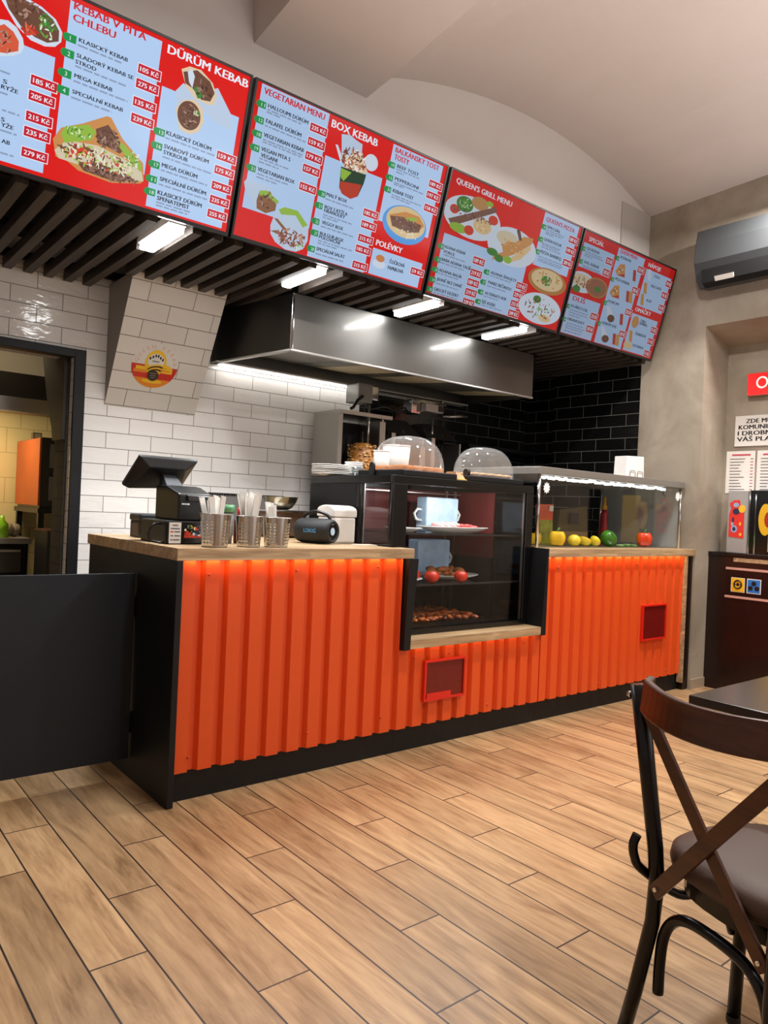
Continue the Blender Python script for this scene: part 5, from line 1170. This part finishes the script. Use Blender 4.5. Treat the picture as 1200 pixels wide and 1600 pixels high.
for i in range(len(xs) - 1):
    b = MB(); z_ = lambda yy: hz0 + .005 + (yy - 1.0) * .10
    b.hexa([(xs[i] + .006, 1.0, z_(1.0)), (xs[i + 1] - .006, 1.0, z_(1.0)), (xs[i + 1] - .006, 1.64, z_(1.64)), (xs[i] + .006, 1.64, z_(1.64)), (xs[i] + .006, 1.0, z_(1.0) + .02), (xs[i + 1] - .006, 1.0, z_(1.0) + .02), (xs[i + 1] - .006, 1.64, z_(1.64) + .02), (xs[i] + .006, 1.64, z_(1.64) + .02)])
    br_ = i in (2, 4, 7); build('grease_filter' if i not in (2, 4) else 'filter_plate', b, mat('filter_warm_lit', '#cdbb92', .45, .25) if br_ else mat('filter_dark', '#575147', .45, .3), hd, label='filter in a warm lit beige' if br_ else None)  # beige tone carries the warm bounce light falling on the filters

# ------------------------------------------------------------------ kebab grills on the back counter
pc = empty('back_counter', (1.9, 1.5, 0), 'steel topped back counter along the tiled wall under the hood', 'back counter')
build('top', MB().box(.42, 3.6, 1.27, 1.78, .90, .94), steel, pc, bevel=.003); build('cabinet', MB().box(.45, 3.57, 1.31, 1.77, .0, .899), black_lam, pc)
b = MB(); b.box(.95, 1.53, 1.70, 1.715, .941, 1.325, 0); x = .95
while x < 1.53: b.box(x, x + .008, 1.694, 1.72, 1.325, 1.342, 1); x += .018
tag(build('griddle_splashback', b, [mat('grey_sheet', '#8f8d89', .35, .6), black_metal]), 'grey splashback with a toothed black edge behind the cutlery cups', 'splashback')
GR = [(1.775, 2.20, 'left kebab grill with a browned meat cone beside the white tiles'), (2.27, 2.61, 'middle kebab grill behind the left cake dome'), (2.68, 3.02, 'right kebab grill next to the black tiles')]
for gi, (gx0, gx1, lb) in enumerate(GR):
    g = empty('kebab_grill', ((gx0 + gx1) / 2, 1.5, .941), lb, 'kebab grill', 'kebab grills under the hood'); zt_ = 1.95 if gi == 0 else 1.86
    build('side_panel', MB().box(gx0, gx0 + .015, 1.42, 1.72, .941, zt_), mat('grill_steel', '#b3b0aa', .3, .9), g); build('side_panel', MB().box(gx1 - .015, gx1, 1.42, 1.72, .941, zt_ - (.0 if gi == 0 else .02)), mat('grill_steel', '#b3b0aa'), g)
    build('burner_wall', MB().box(gx0 + .016, gx1 - .016, 1.69, 1.72, .941, zt_ - .02), mat('grill_black', '#14110f', .6), g, label='black burner wall')  # plain near-black wall at the back of the grill
    build('front_post', MB().box(gx0 - .003, gx0 + .035, 1.40, 1.419, .941, zt_ - .0), steel, g); build('front_post', MB().box(gx1 - .05, gx1 + .003, 1.40, 1.419, .941, zt_ - .02 - .06 * gi), steel, g)
    if gi == 0: build('canopy', MB().box(gx0 - .0, gx1 + .06, 1.39, 1.72, zt_ + .001, zt_ + .028), steel, g)
    else: b = MB(); b.hexa([(gx0, 1.45, zt_), (gx1, 1.45, zt_), (gx1, 1.72, zt_), (gx0, 1.72, zt_), (gx0 + .05, 1.58, zt_ + .13), (gx1 - .05, 1.58, zt_ + .13), (gx1 - .05, 1.72, zt_ + .13), (gx0 + .05, 1.72, zt_ + .13)]); build('canopy', b, mat('grill_black', '#14110f'), g, label='black sloping canopy')
    sx = (2.045, 2.44, 2.85)[gi]
    build('drip_pan', MB().cyl((sx, 1.47, .965), (sx, 1.47, .98), .14, n=28), steel, g)
    spx = sx
    build('spit', MB().cyl((sx if gi else sx, 1.47, .98), (sx, 1.47, 1.85 if gi == 0 else 1.90), .008, n=10), chrome, g)
    if gi == 0:
        b = MB(); rnd = random.Random(2)
        b.lathe([(0, 0), (.055, 0), (.075, .12), (.092, .3), (.098, .55), (.09, .73), (.06, .77), (0, .77)], (sx, 1.47, .99), 28)
        for q in range(850):
            a = rnd.uniform(0, 6.283); zz = rnd.uniform(.05, .76); rr = .072 + .03 * min(1, zz / .5); b.ell((sx + rr * math.cos(a), 1.47 + rr * math.sin(a), .99 + zz), (.011, .007, .005), 6, 4, rnd.choice((0, 1, 1, 2)), Matrix.Rotation(a + 1.57, 3, 'Z'))
        build('meat_cone', b, [mat('kebab_dark', '#a8702f', .45), mat('kebab_brown', '#dcab68', .4), mat('kebab_gold', '#f0d49c', .4)], g)
# spit motors on a rail under the hood
t = empty('motor_rail', (2.5, 1.62, 2.165), 'steel rail under the hood carrying two spit motors', 'motor rail')
build('rail', MB().box(2.0, 3.02, 1.61, 1.635, 2.165, 2.185), chrome, t)
for xx in (2.02, 2.98): build('hanger', MB().box(xx - .01, xx + .01, 1.612, 1.632, 2.1855, 2.212), steel, t)
t = empty('spit_motor', (2.03, 1.52, 2.06), 'left dark grey spit motor with a long rod under the hood', 'spit motor', 'spit motors under the hood')
build('housing', MB().box(1.97, 2.10, 1.44, 1.60, 2.06, 2.20), mat('motor_grey', '#7c7a77', .4, .5), t, bevel=.006); build('drive_rod', MB().cyl((2.09, 1.46, 1.72), (2.09, 1.46, 2.06), .009, n=10), chrome, t); build('arm', MB().tube([(2.0, 1.43, 2.10), (1.93, 1.40, 2.06), (1.88, 1.38, 2.0), (1.86, 1.38, 1.99)], .012, 8), black_metal, t)
build('clamp', MB().box(2.115, 2.20, 1.5, 1.605, 2.10, 2.20), chrome, t, bevel=.004); build('cable', MB().tube(smooth([(2.12, 1.60, 2.12), (2.22, 1.62, 2.05), (2.34, 1.6, 2.08), (2.45, 1.6, 2.06), (2.54, 1.58, 2.09)]), .012, 8), black_plastic, t)
t = empty('spit_motor', (2.74, 1.51, 2.07), 'right light grey spit motor with a side handle under the hood', 'spit motor', 'spit motors under the hood')
build('housing', MB().box(2.64, 2.83, 1.44, 1.58, 2.07, 2.135), mat('motor_light', '#b5b2ac', .35, .6), t, bevel=.005); build('drive_rod', MB().cyl((2.77, 1.50, 1.70), (2.77, 1.50, 2.07), .009, n=10), chrome, t); build('switch_plate', MB().box(2.77, 2.828, 1.436, 1.4395, 2.08, 2.128), black_plastic, t)
build('handle', MB().cyl((2.84, 1.46, 2.05), (3.06, 1.40, 2.07), .013, n=12), steel, t); build('clamp', MB().box(2.54, 2.635, 1.5, 1.605, 2.05, 2.16), chrome, t, bevel=.006)
b = MB(); b.box(3.30, 4.24, 1.60, 1.79, 1.85, 1.88); tag(build('corner_shelf', b, black_lam), 'black shelf across the corner of the black tiled walls', 'shelf')
# ------------------------------------------------------------------ round logo on the sloped chase
sl = Vector((0, YB - 1.385, 1.851 - 2.6)).normalized(); up_ = -sl; nr = Vector((1, 0, 0)).cross(up_).normalized()
if nr.y > 0: nr = -nr
lc = Vector((.52, 0, 0)) + Vector((0, YB, 1.851)) + up_ * .305
def lf(u, v, z=0): return tuple(lc + Vector((u, 0, 0)) + up_ * v + nr * (.001 + z))
lg = empty('logo_sticker', tuple(lc), 'round kebab shop logo sticker on the sloping white tiles', 'logo sticker')
R_ = .148
def disc(b, cx, cy, rx, ry, m, z, a0=0, a1=6.2832, n=36, rot=0):
    pts = []
    for q in range(n + (0 if a1 - a0 > 6.2 else 1)):
        a = a0 + (a1 - a0) * q / n; u, v = rx * math.cos(a), ry * math.sin(a); pts.append(lf(cx + u * math.cos(rot) - v * math.sin(rot), cy + u * math.sin(rot) + v * math.cos(rot), z))
    b.add(pts, [tuple(range(len(pts)))], m)
def rect(b, u0, u1, v0, v1, m, z): b.add([lf(u0, v0, z), lf(u1, v0, z), lf(u1, v1, z), lf(u0, v1, z)], [(0, 1, 2, 3)], m)
lm = [mat('logo_white', '#d6d3cd', .45), mat('logo_red', '#c3200f', .45), mat('logo_orange', '#dd8310', .45), mat('logo_yellow', '#e9b91d', .45), mat('logo_brown', '#2c1a12', .5), mat('logo_peach', '#d9a27c', .5), mat('logo_grey', '#8d857c', .5)]
b = MB(); disc(b, 0, 0, R_, R_, 0, 0); disc(b, 0, 0, R_, R_, 1, .0004, math.pi, 2 * math.pi); disc(b, 0, 0, R_, R_, 2, .0008, math.pi * 1.2, math.pi * 1.8)
build('backing', b, lm, lg)
b = MB(); disc(b, 0, .02, .068, .085, 3, .0012); disc(b, 0, .03, .052, .05, 0, .0016)
for q in range(6): disc(b, .0 + (q - 2.5) * .016, .055 + .012 * math.cos(q - 2.5), .006, .010, 4, .002)
rect(b, -.025, .02, .024, .034, 6, .002)
for q in range(5): disc(b, .005, -.012 - q * .010, .056 - .004 * q, .022, 3 if q % 2 == 0 else 4, .0022 + q * .0003, .1, 3.04, 24, .25)
disc(b, .0, -.065, .036, .036, 4, .0040)
for q in range(3): rect(b, -.022 + q * .004, .02 - q * .003, -.052 - q * .014, -.049 - q * .014, 6, .0044)
disc(b, .0, -.103, .066, .014, 3, .0036); disc(b, .085, .0, .034, .012, 3, .0030, 0, 6.2832, 24, -.4)
build('emblem', b, lm, lg, label='yellow and brown emblem')
b = MB(); rect(b, -.118, -.055, -.034, -.012, 3, .0012); rect(b, -.128, -.045, -.054, -.034, 2, .0012); build('ribbon', b, lm, lg, label='left orange ribbon'); b = MB(); rect(b, .035, .118, -.042, -.010, 3, .0012); rect(b, .045, .10, -.030, -.022, 2, .0016); build('ribbon', b, lm, lg, label='right yellow ribbon')
b = MB()
prep_text(list('QUEEN KEBAB'.replace(' ', '')), .0)
txt = 'QUEEN KEBAB'
for q, ch in enumerate(txt):
    if ch == ' ': continue
    a = math.radians(168 - q * 15.6); rr = R_ * .84; ca, sa = math.cos(a - math.pi / 2), math.sin(a - math.pi / 2)
    w = TXT[ch][2] * .034
    put_text(b, ch, lambda u, v, z, ca=ca, sa=sa, a=a, w=w: lf(rr * math.cos(a) + (u - w / 2) * ca - v * sa, rr * math.sin(a) + (u - w / 2) * sa + v * ca, .001), 0, -.010, None, .024, 5)
build('lettering', b, lm, lg, label='peach lettering round the top')
# ------------------------------------------------------------------ air conditioner
ac = empty('air_conditioner', (4.08, -.5, 3.03), 'dark grey split air conditioner high on the concrete wall', 'air conditioner')
acm = mat('ac_grey', '#3a3c3e', .38); pr = [(4.198, 3.07), (4.198, 3.475), (4.05, 3.49), (4.0, 3.47), (3.975, 3.36), (3.965, 3.22), (3.985, 3.17)]
b = MB(); b.prism(pr + [(4.01, 3.10), (4.06, 3.05)], -1.02, -.005, 'y'); b.v = [(p[0], p[1], p[2]) for p in b.v]; build('casing', b, acm, ac, bevel=.006)
b = MB(); b.hexa([(4.0, -.99, 3.072), (4.0, -.06, 3.072), (4.05, -.06, 3.045), (4.05, -.99, 3.045), (3.975, -.99, 3.165), (3.975, -.06, 3.165), (4.0, -.06, 3.165), (4.0, -.99, 3.165)]); build('air_outlet', b, dark, ac, label='black air outlet')
b = MB(); b.hexa([(3.992, -.30, 3.078), (3.992, -.16, 3.078), (3.998, -.16, 3.068), (3.998, -.30, 3.068), (3.980, -.30, 3.10), (3.980, -.16, 3.10), (3.988, -.16, 3.10), (3.988, -.30, 3.10)]); build('rating_label', b, paper, ac, label='white label')
# ------------------------------------------------------------------ signs in the recess
RX = 4.579
def wall_sign(name, label, cat, y0, y1, z0, z1, th, m, group=None):
    r = empty(name, (RX - th / 2, (y0 + y1) / 2, z0), label, cat, group); build('board', MB().box(RX - th, RX - .0005, y0, y1, z0, z1), m, r, bevel=.001); return r
def rf(u, v, z=0): return (RX - z, -u, v)     # the wall runs towards the viewer: u grows with -y
r = empty('lit_sign', (4.55, -.4, 2.29), 'red illuminated sign with a white letter O on the recess wall', 'sign'); build('case', MB().box(RX - .055, RX - .0005, -.80, -.185, 2.285, 2.462), mat('sign_case', '#8f6a4a', .5), r)
build('panel', MB().box(RX - .060, RX - .0552, -.795, -.190, 2.292, 2.457), mat('red_sign_face', '#e01410', .35, emit='#f00c08', estr=.95), r); b = MB(); b.tube([rf(.300 + .038 * math.cos(a), 2.383 + .040 * math.sin(a), .063) for a in [6.2832 * q / 28 for q in range(28)]], .007, 6, closed=True); build('letter', b, mat('lit_letter', '#f5c9c0', .4, emit='#ffd0c8', estr=.9), r)
r = wall_sign('notice_sign', 'white notice board with four lines of black capitals under the red sign', 'sign', -.72, -.082, 1.902, 2.142, .008, paper)
b = MB()
for i, (s, u, wd) in enumerate((('ZDE MŮŽE', .165, .26), ('KOMUNIKOVAT', .110, .40), ('I DROBNĚJŠÍ', .105, .36), ('VÁŠ PLATIT', .100, .36))): put_text(b, s, lambda u_, v, z: rf(u_, v, .0088), u, 2.082 - i * .047, wd, .034, 0, 0, .12)
build('lettering', b, black_plastic, r)
for i, (y1_, lb) in enumerate(((-.022, 'left white paper menu sheet pinned above the drinks cabinet'), (-.262, 'right white paper menu sheet pinned above the drinks cabinet'))):
    r = wall_sign('menu_sheet', lb, 'menu sheet', y1_ - .225, y1_, 1.532, 1.865, .003, paper, 'paper menu sheets'); b = MB(); rnd = random.Random(i); b.box(RX - .0042, RX - .0032, y1_ - .19, y1_ - .045, 1.828, 1.841, 0)
    for q in range(11):
        z = 1.80 - q * .024; w = rnd.uniform(.05, .13); b.box(RX - .0042, RX - .0032, y1_ - .03 - w, y1_ - .03, z, z + .006, 1); b.box(RX - .0042, RX - .0032, y1_ - .212, y1_ - .19, z, z + .006, 0 if q % 3 else 1)
    build('print', b, [mat('print_red', '#c24a5a', .6), mat('print_grey', '#6a6468', .6)], r)
# ------------------------------------------------------------------ dark cabinet and drinks machine
cb = empty('drinks_cabinet', (4.49, -.7, 0), 'dark wenge cabinet with pink edged slots in the wall recess', 'cabinet')
build('body', MB().box(4.402, 4.575, -1.4, -.004, .0, 1.035), wood_cab, cb); build('top', MB().box(4.39, 4.577, -1.42, -.002, 1.036, 1.066), mat('black_top', '#0b0a0a', .3), cb, bevel=.003, label='black top')
build('slot_panel', MB().box(4.398, 4.4015, -1.3, -.15, .74, .935), black_gloss, cb, label='black slot panel')
pk = mat('pink_edge', '#c99a8c', .4)
for z in (.938, .722): build('edge_strip', MB().box(4.394, 4.4015, -1.3, -.145, z, z + .017), pk, cb, label='pale pink edge strip')
build('wood_insert', MB().box(4.396, 4.4015, -.62, -.20, 1.0, 1.03), wood_top, cb, label='light wood insert')
for y, m, cc, lb in ((-.242, mat('label_yellow', '#e8b516', .5), 0, 'square yellow waste label on the dark cabinet'), (-.362, mat('label_blue', '#1d6fc0', .5), 1, 'square blue waste label with a white border on the dark cabinet')):
    t = empty('square_label', (4.3975, y, .765), lb, 'label', 'square labels on the cabinet'); build('border', MB().box(4.3955, 4.3978, y - .052, y + .052, .770, .880), mat('cream_border', '#d9cfa8', .5) if cc == 0 else paper, t); build('field', MB().box(4.3943, 4.3954, y - .046, y + .046, .776, .874), m, t)
    b = MB(); ring = [(4.3938, y + .028 * math.cos(a), .828 + .03 * math.sin(a)) for a in [6.2832 * q / 20 for q in range(20)]]
    if cc == 0: b.tube(ring, .006, 6, closed=True); b.box(4.3932, 4.3942, y - .008, y + .008, .815, .84); b.box(4.3932, 4.3942, y - .03, y + .03, .824, .830)
    else:
        for dy, dz in ((-.024, .81), (.024, .81), (0, .845)): b.cyl((4.3932, y + dy, dz), (4.3942, y + dy, dz), .018, n=16)
    build('symbol', b, black_plastic, t)
b = MB(); b.hexa([(4.3945, -.388, .791), (4.3945, -.336, .791), (4.394, -.336, .793), (4.394, -.388, .793), (4.3945, -.363, .84), (4.3945, -.361, .84), (4.394, -.361, .84), (4.394, -.363, .84)])
mc = empty('drinks_machine', (4.49, -.45, 1.067), 'grey drinks dispenser with a red sticker and dark glass front on the cabinet', 'drinks machine')
Zm = 1.0665
build('side_column', MB().box(4.425, 4.57, -.275, -.125, Zm, 1.545), mat('light_grey_metal', '#a9a6a3', .4, .3), mc, bevel=.003, label='light grey column')
build('cabinet', MB().box(4.45, 4.57, -.95, -.279, Zm, 1.55), black_gloss, mc); b = MB(); b.box(4.44, 4.449, -.29, -.279, Zm, 1.54); b.box(4.44, 4.449, -.335, -.325, Zm, 1.52); build('door_trim', b, chrome, mc)
b = MB(); rnd = random.Random(4)
pts = [(-.255, 1.18), (-.14, 1.19), (-.138, 1.36), (-.15, 1.40), (-.165, 1.47), (-.215, 1.475), (-.225, 1.42), (-.25, 1.40), (-.253, 1.36)]
b.prism(pts, 4.4225, 4.4248, 'x', 0)
for y, z, ry, rz, m in ((-.19, 1.435, .022, .018, 1), (-.192, 1.385, .026, .024, 2), (-.236, 1.405, .026, .030, 3), (-.18, 1.25, .024, .028, 1), (-.18, 1.25, .013, .016, 2), (-.17, 1.32, .008, .022, 2), (-.165, 1.29, .010, .016, 1), (-.225, 1.29, .008, .014, 3), (-.23, 1.21, .010, .012, 3), (-.155, 1.44, .012, .02, 0)): b.prism([(y + ry * math.cos(a), z + rz * math.sin(a)) for a in [6.2832 * q / 14 for q in range(14)]], 4.4215 - m * .0003, 4.4247, 'x', m)
build('sticker', b, [mat('sticker_red', '#d8322a', .4), mat('sticker_blue', '#8fa3c4', .4), mat('sticker_navy', '#2c2a4a', .4), mat('sticker_yellow', '#e8b72a', .4)], mc, label='red sticker with blue and yellow shapes')
b = MB(); b.prism([(-.40 + .05 * math.cos(a), 1.33 + .12 * math.sin(a)) for a in [6.2832 * q / 24 for q in range(24)]], 4.4480, 4.4495, 'x', 0); b.prism([(-.425 + .032 * math.cos(a), 1.33 + .06 * math.sin(a)) for a in [6.2832 * q / 20 for q in range(20)]], 4.447, 4.4495, 'x', 1); b.box(4.448, 4.4495, -.60, -.425, 1.09, 1.50, 2)
build('front_art', b, [mat('art_yellow', '#d9a91c', .3), mat('art_red', '#a3301c', .3), mat('art_gold', '#e3b81e', .3)], mc, label='yellow and red shapes on the front')
b = MB(); b.lathe([(0, .05), (.05, .045), (.085, .02), (.095, .0), (0, 0)], (3.03, -.52, .0005), 28); tag(build('rubber_cap', b, mat('grey_rubber', '#6f6a66', .5), bevel=0), 'small round grey cap lying on the floor beyond the chair', 'floor cap')
# ------------------------------------------------------------------ table and chair in the foreground
tb_ = empty('dining_table', (1.35, -2.3, 0), 'dark walnut dining table top at the right edge beside the chair', 'table')
build('tabletop', MB().box(.911, 1.72, -3.1, -1.735, .722, .75), wood_table, tb_, bevel=.003); build('pedestal', MB().cyl((1.32, -2.42, .02), (1.32, -2.42, .721), .04, n=20), black_metal, tb_); build('foot_plate', MB().box(1.08, 1.56, -2.7, -2.14, .0, .02), black_metal, tb_, bevel=.004)
ch = empty('bistro_chair', (.335, -2.085, 0), 'cross back bistro chair of black metal and brown bentwood at the table', 'chair', rz=-.314)
tub = mat('black_tube', '#0b0b0c', .25, .2)
for s in (1, -1):
    lg_ = build('rear_post', MB().tube([(-.01, s * .215, 0), (.008, s * .196, .12), (.030, s * .172, .30), (.036, s * .170, .40), (.032, s * .176, .48), (.020, s * .205, .68), (.008, s * .232, .868)], [.0175, .0175, .018, .019, .019, .020, .021], 16), tub, ch, local=True)
    build('front_leg', MB().tube([(.30, s * .165, 0), (.318, s * .170, .25), (.325, s * .172, .435)], [.0165, .0165, .0165], 14), tub, ch, local=True)
    b = MB(); b.lathe([(0, 0), (.0175, 0), (.0185, .012), (.0165, .02)], (.30, s * .165, 0), 12); build('foot_cap', b, black_plastic, ch, local=True)
    build('bolt', MB().tube([(.006, s * .252, .836), (.006, s * .266, .836)], [.009, .007], 10), chrome, ch, local=True)
    # side hoop
    build('side_hoop', MB().tube(smooth([(-.004, s * .200, .505), (-.012, s * .203, .48), (-.008, s * .201, .45), (.01, s * .194, .42), (.12, s * .19, .345), (.2, s * .188, .335), (.27, s * .186, .30), (.305, s * .186, .22)]), .0115, 10), tub, ch, local=True)
pts = [(.044, .158, .13), (.045, .158, .20), (.046, .150, .27), (.047, .125, .318), (.048, .08, .345), (.048, 0, .352)]
build('rear_hoop', MB().tube(smooth(pts + [(p[0], -p[1], p[2]) for p in pts[-2::-1]]), .0135, 12), tub, ch, local=True)
def sup(r, z, n=48, ex=.72, cx=.242): return [(cx + r * math.copysign(abs(math.cos(6.2832 * j / n)) ** ex, math.cos(6.2832 * j / n)), r * math.copysign(abs(math.sin(6.2832 * j / n)) ** ex, math.sin(6.2832 * j / n)), z) for j in range(n)]
b = MB(); ring = sup(.178, .415); n = 48; v = sup(.186, .392) + sup(.186, .438) + sup(.166, .438) + sup(.166, .392); b.add(v, [(k * n + j, k * n + (j + 1) % n, ((k + 1) % 4) * n + (j + 1) % n, ((k + 1) % 4) * n + j) for k in range(4) for j in range(n)], 0, False); build('seat_ring', b, tub, ch, local=True)
b = MB(); lv = [(.200, .4385), (.214, .448), (.218, .466), (.214, .486), (.197, .500), (.14, .508), (.07, .510), (.01, .510)]; v = sum([sup(r, z) for r, z in lv], []); b.add(v, [(k * n + j, k * n + (j + 1) % n, (k + 1) * n + (j + 1) % n, (k + 1) * n + j) for k in range(len(lv) - 1) for j in range(n)], 0, True); b.add(v[:n], [tuple(range(n))[::-1]]); b.add(v[-n:], [tuple(range(n))]); build('seat', b, mat('brown_leather', '#4a3326', .55, bump=.05, bscale=120), ch, local=True, label='brown padded seat')
pts = []; ups = []
for q in range(17):
    t = -1 + 2 * q / 16; pts.append((.0 - .058 * (1 - t * t) + .022 * (abs(t) > .97), t * .206, .855 - .012 * (1 - t * t))); ups.append((.12, 0, 1))
build('top_rail', MB().strap(pts, .080, .020, ups), wood_chair, ch, bevel=.004, local=True)
for s in (1, -1):
    pts = []
    for q in range(13):
        t = q / 12; l = s * (.203 - .358 * t); z = (.822 - .452 * t) if s > 0 else (.785 - .405 * t); f = .0 + .022 * t - .004 * math.sin(math.pi * t) - (.006 if s < 0 else -.006); pts.append((f, l, z))
    st = build('cross_strip', MB().strap(pts, .036, .010, (0, .79, -.61 * s)), wood_chair, ch, bevel=.002, local=True)
    p = Vector(pts[-1]); b = MB(); b.tube([p + Vector((-.012, s * .012, .014)), p + Vector((-.004, s * .012, .014))], [.005, .006], 10); build('strip_bolt', b, chrome, st, local=True)
# ------------------------------------------------------------------ back kitchen things seen through the door
KZ = .95
kc = empty('kitchen_counter', (-.4, 3.25, 0), 'steel kitchen counter with drawers beyond the doorway', 'counter'); build('top', MB().box(-1.5, .16, 2.95, 3.55, KZ - .04, KZ), steel_dark, kc); build('cabinet', MB().box(-1.48, .15, 3.0, 3.54, 0, KZ - .041), black_lam, kc)
for z in (.70, .42): d = build('drawer', MB().box(-.35, .10, 2.985, 2.999, z, z + .17), mat('dark_steel_front', '#55524e', .4, .7), kc); build('drawer_handle', MB().box(-.33, .09, 2.965, 2.984, z + .15, z + .165), steel, d)
ov = empty('pizza_oven', (.45, 3.2, 1.175), 'orange sided two deck oven on a dark stand in the back kitchen', 'oven')
build('side', MB().box(.172, .184, 2.88, 3.56, 1.195, 1.69), mat('oven_orange', '#c2591a', .5, var=.12, vscale=3), ov, label='orange side'); build('body', MB().box(.1845, .75, 2.875, 3.56, 1.195, 1.695), mat('oven_dark', '#26221f', .4), ov)
for z in (1.235, 1.475): d = build('oven_door', MB().box(.24, .70, 2.86, 2.8745, z, z + .175), mat('oven_glass', '#77746f', .3, .3), ov, label='grey oven door'); build('door_handle', MB().cyl((.26, 2.838, z + .195), (.68, 2.838, z + .195), .010, n=10), black_metal, d)
build('base', MB().box(.19, .73, 2.9, 3.54, 1.1755, 1.1945), black_metal, ov)
b = MB(); b.box(.19, .25, 3.15, 3.21, 1.696, 1.745, 0); b.box(.198, .242, 3.148, 3.1495, 1.704, 1.737, 1); tag(build('small_clock', b, [mat('clock_brown', '#4a3a28', .5), mat('clock_face', '#9a8a6a', .5)]), 'small square clock on top of the orange oven', 'clock')
st_ = empty('oven_stand', (.45, 3.2, 0), 'dark open stand under the orange oven', 'stand'); build('deck', MB().box(.17, .76, 2.86, 3.57, 1.14, 1.1745), black_metal, st_)
for x, y in ((.73, 2.9), (.73, 3.53), (.20, 2.9), (.20, 3.53)): build('leg', MB().box(x - .02, x + .02, y - .02, y + .02, 0, 1.139), black_metal, st_)
t = empty('waste_bin', (.30, 2.62, 0), 'tall dark bin with a reddish open top in the back kitchen', 'bin'); build('body', MB().box(.15, .48, 2.50, 2.82, 0, 1.02), mat('bin_dark', '#1d1c1b', .5), t); build('rim', MB().box(.145, .485, 2.495, 2.825, 1.021, 1.033), mat('bin_rim', '#5a3122', .5), t, label='reddish rim')
t = empty('broom', (.25, 2.3, 0), 'grey broom stick leaning in the kitchen doorway', 'broom'); build('stick', MB().cyl((.145, 2.32, .06), (.40, 2.40, 1.45), .012, n=10), mat('stick_grey', '#5c5751', .5), t); build('brush', MB().box(.03, .27, 2.28, 2.36, .0, .07), black_plastic, t)
b = MB(); b.lathe([(0, 0), (.04, 0), (.042, .10), (.015, .13), (.015, .16), (0, .16)], (-.02, 3.05, KZ + .0005), 16); tag(build('green_bottle', b, mat('lime_green', '#8fd01f', .3)), 'lime green bottle on the back kitchen counter', 'bottle')
lumps('bread_bag', 'translucent plastic bag on the back kitchen counter', 'bag', [(.03, 3.16, KZ + .055, .06, .06, .055, 0, 0), (.09, 3.18, KZ + .05, .05, .05, .05, 0, 1)], mat('bag_beige', '#9a9078', .35), .1)
kh = empty('kitchen_hood', (-.4, 2.95, 1.80), 'dark extractor hood with a lit steel rim in the back kitchen', 'extractor hood'); build('canopy', MB().box(-1.5, .45, 2.70, 3.45, 1.94, 2.11), mat('hood_dark', '#2b2724', .45, .5), kh); b = MB(); b.box(-1.5, .45, 2.68, 2.70, 1.84, 1.94); build('rim', b, steel, kh, label='bright steel rim'); build('filter', MB().box(-1.48, .44, 2.705, 3.44, 1.90, 1.935), mat('filter_gold', '#8a7040', .4, .8), kh)
t = empty('duct_pipe', (.30, 2.9, 2.111), 'silver ribbed duct pipe rising from the kitchen hood', 'duct'); b = MB(); pr = []; z = 2.112
while z < 2.60: pr += [(.085, z), (.09, z + .02), (.085, z + .04)]; z += .045
b.lathe(pr, (.30, 2.95, 0), 24); build('pipe', b, mat('foil_duct', '#a09a90', .3, .9), t); build('collar', MB().lathe([(.095, 2.112), (.095, 2.15)], (.30, 2.95, 0), 24), mat('copper_collar', '#9a6a48', .35, .8), t)
